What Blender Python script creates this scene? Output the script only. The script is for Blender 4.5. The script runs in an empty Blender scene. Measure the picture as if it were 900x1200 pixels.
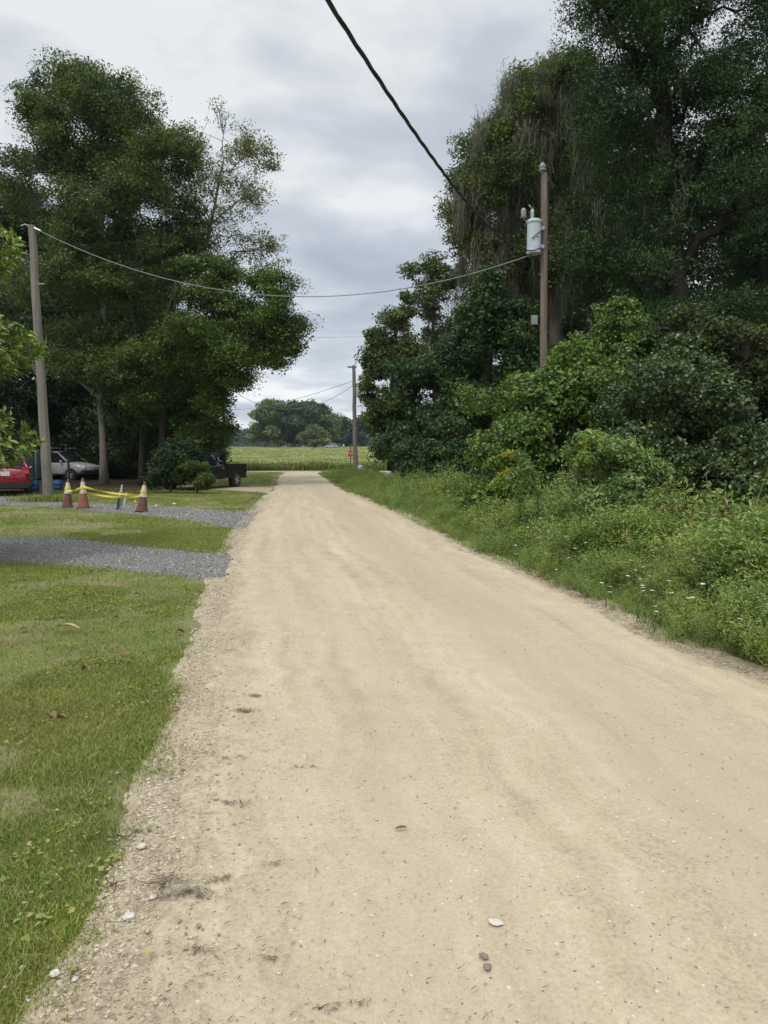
import bpy, math, random
import numpy as np
from mathutils import Vector, Matrix, noise as mnoise

R = math.radians
scene = bpy.context.scene
COL = scene.collection

# ------------------------------------------------------------------ camera
CAM_H = 1.65
PITCH = math.atan(70 / 867.0)
cam_data = bpy.data.cameras.new("camera")
cam = bpy.data.objects.new("camera", cam_data)
COL.objects.link(cam)
cam.location = (0, 0, CAM_H)
cam.rotation_euler = (R(90) - PITCH, 0, 0)
cam_data.sensor_width = 36
cam_data.lens = 26.01
cam_data.clip_start = 0.05
cam_data.clip_end = 6000
scene.camera = cam

# ------------------------------------------------------------------ light, sky, exposure
SUN_EL, SUN_AZ = 58.0, -150.0      # azimuth measured from +Y towards +X
SUN_POWER = 1.5
scene.view_settings.view_transform = 'Standard'
scene.view_settings.look = 'None'
scene.view_settings.exposure = 0.0
scene.view_settings.gamma = 1.0
scene.view_settings.use_curve_mapping = False

world = bpy.data.worlds.new("World")
scene.world = world
world.use_nodes = True
wt = world.node_tree
wt.nodes.clear()


def wn(t, **kw):
    n = wt.nodes.new(t)
    for k, v in kw.items():
        setattr(n, k, v)
    return n


def wmath(op, a, b=None, c=None):
    n = wn('ShaderNodeMath', operation=op)
    for i, x in enumerate((a, b, c)):
        if x is None:
            continue
        if isinstance(x, (int, float)):
            n.inputs[i].default_value = x
        else:
            wt.links.new(x, n.inputs[i])
    return n.outputs[0]


sky = wn('ShaderNodeTexSky', sky_type='NISHITA')
sky.sun_disc = False
sky.sun_elevation = R(SUN_EL)
sky.sun_rotation = R(SUN_AZ)
tc = wn('ShaderNodeTexCoord')
sep = wn('ShaderNodeSeparateXYZ')
wt.links.new(tc.outputs['Generated'], sep.inputs[0])
zc = wmath('MAXIMUM', sep.outputs[2], 0.0)
den = wmath('ADD', zc, 0.16)
px = wmath('DIVIDE', sep.outputs[0], den)
py = wmath('DIVIDE', sep.outputs[1], den)
comb = wn('ShaderNodeCombineXYZ')
wt.links.new(px, comb.inputs[0])
wt.links.new(py, comb.inputs[1])
comb.inputs[2].default_value = 3.7


def wnoise(scale, detail, rough, dist=0.0):
    n = wn('ShaderNodeTexNoise')
    n.inputs['Scale'].default_value = scale
    n.inputs['Detail'].default_value = detail
    n.inputs['Roughness'].default_value = rough
    n.inputs['Distortion'].default_value = dist
    wt.links.new(comb.outputs[0], n.inputs['Vector'])
    return n.outputs['Fac']


n_big = wnoise(0.85, 7, 0.52, 0.25)
n_small = wnoise(2.6, 6, 0.5, 0.2)
cl = wmath('ADD', wmath('MULTIPLY', n_big, 0.62), wmath('MULTIPLY', n_small, 0.38))
ramp = wn('ShaderNodeValToRGB')
cr = ramp.color_ramp
cr.elements[0].position = 0.385
cr.elements[0].color = (4.3, 4.8, 5.55, 1)
cr.elements[1].position = 0.585
cr.elements[1].color = (8.6, 8.8, 8.9, 1)
e = cr.elements.new(0.50)
e.color = (6.0, 6.5, 7.1, 1)
wt.links.new(cl, ramp.inputs[0])
# overcast sky, its unseen overhead part brightened steeply to add light on the scene
boost = wmath('ADD', wmath('ADD', wmath('MULTIPLY', zc, -0.55), 1.22), wmath('MULTIPLY', wmath('POWER', zc, 5.0), 3.2))
vm = wn('ShaderNodeVectorMath', operation='SCALE')
wt.links.new(ramp.outputs[0], vm.inputs[0])
wt.links.new(boost, vm.inputs['Scale'])
mixs = wn('ShaderNodeMix', data_type='RGBA')
mixs.inputs['Factor'].default_value = 0.9
wt.links.new(sky.outputs[0], mixs.inputs['A'])
wt.links.new(vm.outputs[0], mixs.inputs['B'])
bg = wn('ShaderNodeBackground')
bg.inputs['Strength'].default_value = 0.1
wt.links.new(mixs.outputs['Result'], bg.inputs['Color'])
wo = wn('ShaderNodeOutputWorld')
wt.links.new(bg.outputs[0], wo.inputs['Surface'])

sun_data = bpy.data.lights.new("sun", 'SUN')
sun_data.energy = SUN_POWER
sun_data.angle = R(10)
sun_data.color = (1.0, 0.955, 0.88)
sun = bpy.data.objects.new("sun", sun_data)
COL.objects.link(sun)
az = R(SUN_AZ)
sd = Vector((math.sin(az) * math.cos(R(SUN_EL)), math.cos(az) * math.cos(R(SUN_EL)), math.sin(R(SUN_EL))))
sun.rotation_euler = (-sd).to_track_quat('-Z', 'Y').to_euler()
sun.location = (0, 0, 60)

# ------------------------------------------------------------------ helpers: placing
CP, SP = math.cos(PITCH), math.sin(PITCH)


def hz(x, y):
    """terrain height"""
    y = np.asarray(y, dtype=float)
    t = np.clip((y - 66) / 234.0, 0, 1)
    return 3.7 * t ** 1.15


def ray(u, v):
    a = (u - 450) / 867.0
    b = (600 - v) / 867.0
    return np.array([a, CP + b * SP, -SP + b * CP])


def G(u, v):
    """where that line of sight meets the level ground"""
    d = ray(u, v)
    t = -CAM_H / d[2]
    return np.array([d[0] * t, d[1] * t, 0.0])


def P(u, v, Y):
    d = ray(u, v)
    t = Y / d[1]
    return np.array([d[0] * t, Y, CAM_H + d[2] * t])


# ------------------------------------------------------------------ helpers: noise
def _hash(ix, iy, seed):
    h = (ix.astype(np.int64) * 374761393 + iy.astype(np.int64) * 668265263 + seed * 974634777) & 0xFFFFFFFF
    h = ((h ^ (h >> 13)) * 1274126177) & 0xFFFFFFFF
    h = h ^ (h >> 16)
    return (h & 0xFFFF) / 65535.0


def vnoise(x, y, scale, seed=0):
    x = np.asarray(x, float) * scale
    y = np.asarray(y, float) * scale
    ix, iy = np.floor(x), np.floor(y)
    fx, fy = x - ix, y - iy
    fx = fx * fx * (3 - 2 * fx)
    fy = fy * fy * (3 - 2 * fy)
    a = _hash(ix, iy, seed)
    b = _hash(ix + 1, iy, seed)
    c = _hash(ix, iy + 1, seed)
    d = _hash(ix + 1, iy + 1, seed)
    return (a * (1 - fx) + b * fx) * (1 - fy) + (c * (1 - fx) + d * fx) * fy


def fbm(x, y, scale, seed=0, oct=4):
    s, amp, tot = 0, 1.0, 0
    for i in range(oct):
        s = s + amp * vnoise(x, y, scale * 2 ** i, seed + i * 17)
        tot += amp
        amp *= 0.5
    return s / tot


# ------------------------------------------------------------------ helpers: mesh
class Geo:
    def __init__(self):
        self.v, self.q, self.t, self.n = [], [], [], 0
        self.poly = []

    def add(self, v, q=None, t=None):
        v = np.asarray(v, float).reshape(-1, 3)
        if q is not None and len(q):
            self.q.append(np.asarray(q, np.int64).reshape(-1, 4) + self.n)
        if t is not None and len(t):
            self.t.append(np.asarray(t, np.int64).reshape(-1, 3) + self.n)
        self.v.append(v)
        self.n += len(v)
        return self

    def ngon(self, pts):
        pts = np.asarray(pts, float)
        self.poly.append([self.n + i for i in range(len(pts))])
        self.v.append(pts)
        self.n += len(pts)
        return self

    def box(self, c, s, rz=0.0, top=1.0, M=None):
        x, y, z = s[0] / 2, s[1] / 2, s[2] / 2
        p = np.array([[-x, -y, -z], [x, -y, -z], [x, y, -z], [-x, y, -z],
                      [-x * top, -y * top, z], [x * top, -y * top, z], [x * top, y * top, z], [-x * top, y * top, z]])
        if rz:
            c_, s_ = math.cos(rz), math.sin(rz)
            p = p @ np.array([[c_, s_, 0], [-s_, c_, 0], [0, 0, 1]])
        if M is not None:
            p = p @ np.asarray(M).T
        p = p + np.asarray(c, float)
        return self.add(p, [[0, 3, 2, 1], [4, 5, 6, 7], [0, 1, 5, 4], [1, 2, 6, 5], [2, 3, 7, 6], [3, 0, 4, 7]])

    def tube(self, pts, radii, sides=8, caps=True):
        pts = np.asarray(pts, float)
        n = len(pts)
        if np.isscalar(radii):
            radii = [radii] * n
        tan = np.gradient(pts, axis=0)
        tan /= np.linalg.norm(tan, axis=1)[:, None] + 1e-9
        ref = np.array([0, 0, 1.0]) if abs(tan[0][2]) < 0.9 else np.array([1.0, 0, 0])
        rings = []
        ang = np.arange(sides) / sides * 2 * math.pi
        for i in range(n):
            a = np.cross(ref, tan[i])
            a /= np.linalg.norm(a) + 1e-9
            b = np.cross(tan[i], a)
            ref = np.cross(a, tan[i]) * -1 if False else b * 0 + np.cross(a, tan[i]) * 0 + ref
            rings.append(pts[i] + radii[i] * (np.cos(ang)[:, None] * a + np.sin(ang)[:, None] * b))
        v = np.concatenate(rings)
        q = []
        for i in range(n - 1):
            for k in range(sides):
                k2 = (k + 1) % sides
                q.append([i * sides + k, i * sides + k2, (i + 1) * sides + k2, (i + 1) * sides + k])
        base = self.n
        self.add(v, q)
        if caps:
            self.poly.append([base + k for k in range(sides)][::-1])
            self.poly.append([base + (n - 1) * sides + k for k in range(sides)])
        return self

    def lathe(self, prof, c=(0, 0, 0), sides=20, axis='z', squash=1.0):
        ang = np.arange(sides) / sides * 2 * math.pi
        rings = []
        for r, z in prof:
            a, b = r * np.cos(ang), r * np.sin(ang) * squash
            zz = np.full(sides, z)
            rings.append(np.stack([a, b, zz], 1) if axis == 'z' else np.stack([zz, a, b], 1) if axis == 'x' else np.stack([b, zz, a], 1))
        v = np.concatenate(rings) + np.asarray(c, float)
        q = []
        n = len(prof)
        for i in range(n - 1):
            for k in range(sides):
                k2 = (k + 1) % sides
                q.append([i * sides + k, i * sides + k2, (i + 1) * sides + k2, (i + 1) * sides + k])
        base = self.n
        self.add(v, q)
        self.poly.append([base + k for k in range(sides)][::-1])
        self.poly.append([base + (n - 1) * sides + k for k in range(sides)])
        return self

    def loft(self, rings, caps=True):
        n, m = len(rings), len(rings[0])
        q = []
        for i in range(n - 1):
            for k in range(m):
                k2 = (k + 1) % m
                q.append([i * m + k, i * m + k2, (i + 1) * m + k2, (i + 1) * m + k])
        base = self.n
        self.add(np.concatenate([np.asarray(r, float) for r in rings]), q)
        if caps:
            self.poly.append([base + k for k in range(m)][::-1])
            self.poly.append([base + (n - 1) * m + k for k in range(m)])
        return self

    def build(self, name, mat, parent=None, smooth=False, loc=None, sharp=None):
        me = bpy.data.meshes.new(name)
        v = np.concatenate(self.v) if self.v else np.zeros((0, 3))
        q = np.concatenate(self.q) if self.q else np.zeros((0, 4), np.int64)
        t = np.concatenate(self.t) if self.t else np.zeros((0, 3), np.int64)
        pl = np.concatenate([np.array(p) for p in self.poly]) if self.poly else np.zeros(0, np.int64)
        loops = np.concatenate([q.ravel(), t.ravel(), pl]).astype(np.int32)
        tot = np.concatenate([np.full(len(q), 4), np.full(len(t), 3), np.array([len(p) for p in self.poly], int)]).astype(np.int32)
        start = np.concatenate([[0], np.cumsum(tot)[:-1]]).astype(np.int32)
        me.vertices.add(len(v))
        me.vertices.foreach_set("co", v.astype(np.float32).ravel())
        me.loops.add(len(loops))
        me.loops.foreach_set("vertex_index", loops)
        me.polygons.add(len(tot))
        me.polygons.foreach_set("loop_start", start)
        me.polygons.foreach_set("loop_total", tot)
        me.polygons.foreach_set("use_smooth", np.full(len(tot), bool(smooth)))
        me.update(calc_edges=True)
        if sharp is not None:
            me.set_sharp_from_angle(angle=R(sharp))
        me.materials.append(mat)
        o = bpy.data.objects.new(name, me)
        COL.objects.link(o)
        if parent is not None:
            o.parent = parent
        if loc is not None:
            o.location = tuple(float(a) for a in loc)
        return o


def tag(o, label=None, cat=None, group=None, kind=None):
    if label:
        o['label'] = label
    if cat:
        o['category'] = cat
    if group:
        o['group'] = group
    if kind:
        o['kind'] = kind
    return o


def thing(name, label, cat, loc=(0, 0, 0), rz=0.0, group=None):
    o = bpy.data.objects.new(name, None)
    COL.objects.link(o)
    o.empty_display_size = 0.2
    o.location = tuple(float(a) for a in loc)
    o.rotation_euler = (0, 0, rz)
    return tag(o, label, cat, group)


def dup(o, loc=None, rz=None, scale=None, label=None, parent=None):
    c = o.copy()
    COL.objects.link(c)
    if parent is not None:
        c.parent = parent
    if loc is not None:
        c.location = tuple(float(a) for a in loc)
    if rz is not None:
        c.rotation_euler = (0, 0, rz)
    if scale is not None:
        c.scale = (scale,) * 3 if np.isscalar(scale) else tuple(scale)
    if label:
        c['label'] = label
    for ch in list(o.children):
        dup(ch, parent=c)
    return c


# ------------------------------------------------------------------ materials
def new_mat(name):
    m = bpy.data.materials.new(name)
    m.use_nodes = True
    nt = m.node_tree
    nt.nodes.clear()
    out = nt.nodes.new('ShaderNodeOutputMaterial')
    return m, nt, out


def nd(nt, t, **inputs):
    n = nt.nodes.new(t)
    for k, v in inputs.items():
        n.inputs[k].default_value = v
    return n


def ramp_node(nt, stops, fac):
    r = nt.nodes.new('ShaderNodeValToRGB')
    el = r.color_ramp.elements
    while len(el) < len(stops):
        el.new(0.5)
    for i, (p, c) in enumerate(stops):
        el[i].position = p
        el[i].color = (*c, 1)
    nt.links.new(fac, r.inputs[0])
    return r.outputs[0]


def noise_node(nt, vec, scale, detail=5, rough=0.55, dist=0.0):
    n = nd(nt, 'ShaderNodeTexNoise', Scale=scale, Detail=detail, Roughness=rough, Distortion=dist)
    nt.links.new(vec, n.inputs['Vector'])
    return n.outputs['Fac']


def mixc(nt, fac, a, b, blend='MIX'):
    m = nt.nodes.new('ShaderNodeMix')
    m.data_type = 'RGBA'
    m.blend_type = blend
    for nm, x in (('Factor', fac), ('A', a), ('B', b)):
        s = m.inputs[nm] if nm == 'Factor' else [i for i in m.inputs if i.name == nm and i.type == 'RGBA'][0]
        if isinstance(x, (int, float)):
            s.default_value = x
        elif isinstance(x, tuple):
            s.default_value = (*x, 1) if len(x) == 3 else x
        else:
            nt.links.new(x, s)
    return [o for o in m.outputs if o.type == 'RGBA'][0]


def mathn(nt, op, a, b=None, clamp=False):
    m = nt.nodes.new('ShaderNodeMath')
    m.operation = op
    m.use_clamp = clamp
    for i, x in enumerate((a, b)):
        if x is None:
            continue
        if isinstance(x, (int, float)):
            m.inputs[i].default_value = x
        else:
            nt.links.new(x, m.inputs[i])
    return m.outputs[0]


def plain(name, c, rough=0.5, metal=0.0, spec=0.5, coat=0.0, var=0.12, scale=6.0, bump=0.0):
    """paint, plastic, metal: a little uneven in tone and gloss"""
    m, nt, out = new_mat(name)
    b = nd(nt, 'ShaderNodeBsdfPrincipled', Roughness=rough, Metallic=metal)
    b.inputs['Specular IOR Level'].default_value = spec
    b.inputs['Coat Weight'].default_value = coat
    tcn = nt.nodes.new('ShaderNodeTexCoord')
    nz = noise_node(nt, tcn.outputs['Object'], scale, 6, 0.6)
    lo = tuple(x * (1 - var) for x in c)
    hi = tuple(min(1, x * (1 + var)) for x in c)
    nt.links.new(ramp_node(nt, [(0.3, lo), (0.7, hi)], nz), b.inputs['Base Color'])
    nt.links.new(mathn(nt, 'ADD', mathn(nt, 'MULTIPLY', nz, 0.2), rough - 0.1), b.inputs['Roughness'])
    if bump:
        bp = nd(nt, 'ShaderNodeBump', Strength=bump, Distance=0.01)
        nt.links.new(nz, bp.inputs['Height'])
        nt.links.new(bp.outputs[0], b.inputs['Normal'])
    nt.links.new(b.outputs[0], out.inputs[0])
    return m


def leaf_mat(name, stops, rough=0.5, trans=0.22, spec=0.35, patch=None, pscale=0.35, vary=1.0):
    """every leaf has its own tone; patches of another tone run over the plant"""
    m, nt, out = new_mat(name)
    g = nt.nodes.new('ShaderNodeNewGeometry')
    tcn = nt.nodes.new('ShaderNodeTexCoord')
    n = len(stops)
    col = ramp_node(nt, [(i / (n - 1), c) for i, c in enumerate(stops)], g.outputs['Random Per Island'])
    if patch:
        nz = noise_node(nt, tcn.outputs['Object'], pscale, 3, 0.6)
        f = ramp_node(nt, [(0.48, (0, 0, 0)), (0.66, (0.75, 0.75, 0.75))], nz)
        col = mixc(nt, f, col, patch)
        nz2 = noise_node(nt, tcn.outputs['Object'], pscale * 2.7, 4, 0.6)
        col = mixc(nt, 1.0, col, ramp_node(nt, [(0.34, (1 - .40 * vary, 1 - .34 * vary, 1 - .28 * vary)), (0.5, (1.0, 1.0, 1.0)), (0.66, (1 + .55 * vary, 1 + .4 * vary, 1.0))], nz2), 'MULTIPLY')
    b = nd(nt, 'ShaderNodeBsdfPrincipled', Roughness=rough)
    b.inputs['Specular IOR Level'].default_value = spec
    nt.links.new(col, b.inputs['Base Color'])
    if trans > 0:
        tr = nt.nodes.new('ShaderNodeBsdfTranslucent')
        nt.links.new(mixc(nt, 1.0, col, (1.0, 1.15, 0.45), 'MULTIPLY'), tr.inputs['Color'])
        mx = nt.nodes.new('ShaderNodeMixShader')
        mx.inputs[0].default_value = trans
        nt.links.new(b.outputs[0], mx.inputs[1])
        nt.links.new(tr.outputs[0], mx.inputs[2])
        nt.links.new(mx.outputs[0], out.inputs[0])
    else:
        nt.links.new(b.outputs[0], out.inputs[0])
    return m


def bark_mat(name, c1, c2, sc=8.0, rough=0.9, stretch=0.15):
    m, nt, out = new_mat(name)
    tcn = nt.nodes.new('ShaderNodeTexCoord')
    mp = nt.nodes.new('ShaderNodeMapping')
    mp.inputs['Scale'].default_value = (1, 1, stretch)
    nt.links.new(tcn.outputs['Object'], mp.inputs[0])
    nz = noise_node(nt, mp.outputs[0], sc, 8, 0.65, 0.3)
    nz2 = noise_node(nt, tcn.outputs['Object'], 1.2, 4, 0.6)
    f = mathn(nt, 'ADD', mathn(nt, 'MULTIPLY', nz, 0.65), mathn(nt, 'MULTIPLY', nz2, 0.35))
    b = nd(nt, 'ShaderNodeBsdfPrincipled', Roughness=rough)
    b.inputs['Specular IOR Level'].default_value = 0.2
    nt.links.new(ramp_node(nt, [(0.36, c1), (0.64, c2)], f), b.inputs['Base Color'])
    bp = nd(nt, 'ShaderNodeBump', Strength=0.6, Distance=0.02)
    nt.links.new(nz, bp.inputs['Height'])
    nt.links.new(bp.outputs[0], b.inputs['Normal'])
    nt.links.new(b.outputs[0], out.inputs[0])
    return m


def earth_mat(name, stops, scales=(0.25, 1.8, 22.0), wts=(0.4, 0.3, 0.3), bump=0.4, bdist=0.02, speck=None, speck_scale=90.0, speck_cut=0.72, second=None, second_scale=0.5, sand=None):
    """soil, sand, gravel, turf: several scales of noise into one ramp, plus specks"""
    m, nt, out = new_mat(name)
    g = nt.nodes.new('ShaderNodeNewGeometry')
    f = None
    fine = None
    for s, w in zip(scales, wts):
        nz = noise_node(nt, g.outputs['Position'], s, 6, 0.62, 0.1)
        fine = nz
        t = mathn(nt, 'MULTIPLY', nz, w)
        f = t if f is None else mathn(nt, 'ADD', f, t)
    col = ramp_node(nt, stops, f)
    if second:
        nz = noise_node(nt, g.outputs['Position'], second_scale, 6, 0.6, 0.3)
        ff = ramp_node(nt, [(0.46, (0, 0, 0)), (0.62, (0.8, 0.8, 0.8))], nz)
        col = mixc(nt, ff, col, second)
    if speck:
        vz = nd(nt, 'ShaderNodeTexVoronoi', Scale=speck_scale)
        nt.links.new(g.outputs['Position'], vz.inputs['Vector'])
        sx = nt.nodes.new('ShaderNodeSeparateColor')
        nt.links.new(vz.outputs['Color'], sx.inputs[0])
        msk = mathn(nt, 'MULTIPLY', mathn(nt, 'GREATER_THAN', sx.outputs[0], speck_cut), mathn(nt, 'LESS_THAN', vz.outputs['Distance'], 0.42))
        cc = ramp_node(nt, [(0.0, speck[0]), (1.0, speck[1])], sx.outputs[1])
        col = mixc(nt, msk, col, cc)
    if sand:
        at = nt.nodes.new('ShaderNodeAttribute')
        at.attribute_name = 'across'
        nz = noise_node(nt, g.outputs['Position'], 7.0, 6, 0.65, 0.3)
        f2 = mathn(nt, 'ADD', mathn(nt, 'MULTIPLY', mathn(nt, 'SUBTRACT', at.outputs['Fac'], 0.62), 3.0), mathn(nt, 'MULTIPLY', mathn(nt, 'SUBTRACT', nz, 0.42), 3.5), True)
        col = mixc(nt, f2, col, ramp_node(nt, sand, f))
    b = nd(nt, 'ShaderNodeBsdfPrincipled', Roughness=0.95)
    b.inputs['Specular IOR Level'].default_value = 0.12
    nt.links.new(col, b.inputs['Base Color'])
    bp = nd(nt, 'ShaderNodeBump', Strength=bump, Distance=bdist)
    nt.links.new(fine, bp.inputs['Height'])
    nt.links.new(bp.outputs[0], b.inputs['Normal'])
    nt.links.new(b.outputs[0], out.inputs[0])
    return m


M = {}
M['ground'] = earth_mat('turf_soil', [(0.34, (0.12, 0.11, 0.055)), (0.46, (0.13, 0.155, 0.045)), (0.56, (0.17, 0.20, 0.055)), (0.68, (0.22, 0.20, 0.10))], second=(0.27, 0.215, 0.14), second_scale=0.8)
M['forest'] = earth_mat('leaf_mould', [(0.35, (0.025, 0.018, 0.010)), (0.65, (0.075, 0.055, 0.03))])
M['gravel'] = earth_mat('grey_gravel', [(0.36, (0.14, 0.132, 0.122)), (0.52, (0.225, 0.215, 0.20)), (0.66, (0.32, 0.30, 0.275))], scales=(0.6, 6, 45), wts=(0.25, 0.3, 0.45), bump=0.9, bdist=0.03, speck=((0.05, 0.05, 0.055), (0.5, 0.48, 0.45)), speck_scale=38, speck_cut=0.55)
M['sandlane'] = earth_mat('pale_sand_lane', [(0.36, (0.30, 0.25, 0.17)), (0.62, (0.45, 0.38, 0.28))])
M['shoulder'] = earth_mat('stony_shoulder', [(0.34, (0.23, 0.175, 0.115)), (0.46, (0.39, 0.315, 0.215)), (0.56, (0.50, 0.415, 0.29)), (0.68, (0.58, 0.50, 0.36))], scales=(0.9, 5, 30), wts=(0.3, 0.35, 0.35), bump=0.8, bdist=0.02, speck=((0.20, 0.155, 0.115), (0.66, 0.60, 0.50)), speck_scale=75, speck_cut=0.5, sand=[(0.38, (0.36, 0.29, 0.185)), (0.52, (0.475, 0.395, 0.262)), (0.66, (0.55, 0.47, 0.325))])
M['field'] = earth_mat('crop_soil', [(0.36, (0.11, 0.13, 0.035)), (0.5, (0.20, 0.21, 0.065)), (0.66, (0.27, 0.25, 0.09))], scales=(0.03, 0.3, 4))


def road_mat():
    m, nt, out = new_mat('packed_sand')
    g = nt.nodes.new('ShaderNodeNewGeometry')
    pos = g.outputs['Position']
    at = nt.nodes.new('ShaderNodeAttribute')
    at.attribute_name = 'across'
    ac = at.outputs['Fac']
    big = noise_node(nt, pos, 0.55, 5, 0.6, 0.2)
    mid = noise_node(nt, pos, 4.0, 6, 0.62, 0.2)
    fine = noise_node(nt, pos, 55.0, 6, 0.7)
    # streaks drawn out along the line of travel
    cx = nd(nt, 'ShaderNodeCombineXYZ')
    spp = nt.nodes.new('ShaderNodeSeparateXYZ')
    nt.links.new(pos, spp.inputs[0])
    nt.links.new(mathn(nt, 'MULTIPLY', ac, 4.2), cx.inputs[0])
    nt.links.new(mathn(nt, 'MULTIPLY', spp.outputs[1], 0.06), cx.inputs[1])
    streak = noise_node(nt, cx.outputs[0], 4.5, 5, 0.6)
    f = mathn(nt, 'ADD', mathn(nt, 'ADD', mathn(nt, 'MULTIPLY', big, 0.07), mathn(nt, 'MULTIPLY', mid, 0.17)),
              mathn(nt, 'ADD', mathn(nt, 'MULTIPLY', fine, 0.40), mathn(nt, 'MULTIPLY', streak, 0.36)))
    col = ramp_node(nt, [(0.39, (0.37, 0.296, 0.198)), (0.47, (0.475, 0.391, 0.266)), (0.54, (0.535, 0.448, 0.312)), (0.63, (0.62, 0.535, 0.39))], f)
    # compacted grey wheel tracks
    tr = ramp_node(nt, [(0.0, (0, 0, 0)), (0.16, (0.1, 0.1, 0.1)), (0.26, (0.42, 0.42, 0.42)), (0.36, (0.05, 0.05, 0.05)), (0.50, (0.0, 0.0, 0.0)), (0.60, (0.7, 0.7, 0.7)), (0.74, (0.75, 0.75, 0.75)), (0.84, (0.1, 0.1, 0.1)), (1.0, (0, 0, 0))], ac)
    col = mixc(nt, mathn(nt, 'MULTIPLY', tr, mathn(nt, 'ADD', mathn(nt, 'MULTIPLY', mid, 0.5), 0.55)), col, (0.44, 0.37, 0.265))
    # stony litter working in from both edges
    edge_n = noise_node(nt, pos, 6.0, 6, 0.66, 0.4)
    rim = mathn(nt, 'MAXIMUM', mathn(nt, 'SUBTRACT', 0.055, ac), mathn(nt, 'SUBTRACT', ac, 0.955))
    ef = mathn(nt, 'ADD', mathn(nt, 'MULTIPLY', rim, 16.0), mathn(nt, 'MULTIPLY', mathn(nt, 'SUBTRACT', edge_n, 0.5), 4.5), True)
    litter = ramp_node(nt, [(0.36, (0.20, 0.155, 0.105)), (0.5, (0.34, 0.28, 0.195)), (0.64, (0.50, 0.43, 0.31))], noise_node(nt, pos, 40.0, 5, 0.7))
    col = mixc(nt, mathn(nt, 'MULTIPLY', ef, 0.8), col, litter)
    # grit
    for sc, cut, c0, c1 in ((150.0, 0.90, (0.20, 0.155, 0.11), (0.33, 0.27, 0.19)), (120.0, 0.95, (0.58, 0.52, 0.42), (0.70, 0.64, 0.54)), (60.0, 0.968, (0.15, 0.12, 0.085), (0.27, 0.215, 0.16)), (47.0, 0.982, (0.62, 0.56, 0.45), (0.72, 0.66, 0.56))):
        vz = nd(nt, 'ShaderNodeTexVoronoi', Scale=sc)
        nt.links.new(pos, vz.inputs['Vector'])
        sx = nt.nodes.new('ShaderNodeSeparateColor')
        nt.links.new(vz.outputs['Color'], sx.inputs[0])
        msk = mathn(nt, 'MULTIPLY', mathn(nt, 'GREATER_THAN', sx.outputs[0], cut), mathn(nt, 'LESS_THAN', vz.outputs['Distance'], 0.3))
        col = mixc(nt, mathn(nt, 'MULTIPLY', msk, 0.85), col, ramp_node(nt, [(0, c0), (1, c1)], sx.outputs[1]))
    b = nd(nt, 'ShaderNodeBsdfPrincipled', Roughness=0.92)
    b.inputs['Specular IOR Level'].default_value = 0.15
    nt.links.new(col, b.inputs['Base Color'])
    h = mathn(nt, 'ADD', mathn(nt, 'MULTIPLY', fine, 0.5), mathn(nt, 'MULTIPLY', mid, 1.1))
    bp = nd(nt, 'ShaderNodeBump', Strength=0.45, Distance=0.02)
    nt.links.new(h, bp.inputs['Height'])
    nt.links.new(bp.outputs[0], b.inputs['Normal'])
    nt.links.new(b.outputs[0], out.inputs[0])
    return m


M['road'] = road_mat()
M['bark'] = bark_mat('grey_brown_bark', (0.05, 0.042, 0.034), (0.16, 0.14, 0.115))
M['darkbark'] = bark_mat('dark_bark', (0.02, 0.017, 0.014), (0.06, 0.052, 0.042))
M['palebark'] = bark_mat('pale_grey_bark', (0.13, 0.115, 0.095), (0.32, 0.29, 0.25), 5.0)
M['polewood'] = bark_mat('weathered_pole_wood', (0.15, 0.135, 0.115), (0.30, 0.275, 0.235), 14.0, stretch=0.03)
M['polebrown'] = bark_mat('brown_pole_wood', (0.12, 0.088, 0.066), (0.27, 0.215, 0.17), 14.0, stretch=0.03)
M['poledark'] = bark_mat('dark_pole_wood', (0.04, 0.035, 0.025), (0.09, 0.08, 0.06), 14.0, stretch=0.03)
M['wire'] = plain('black_cable', (0.012, 0.012, 0.013), 0.7)
M['wiregrey'] = plain('grey_cable', (0.22, 0.23, 0.25), 0.5)

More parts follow.
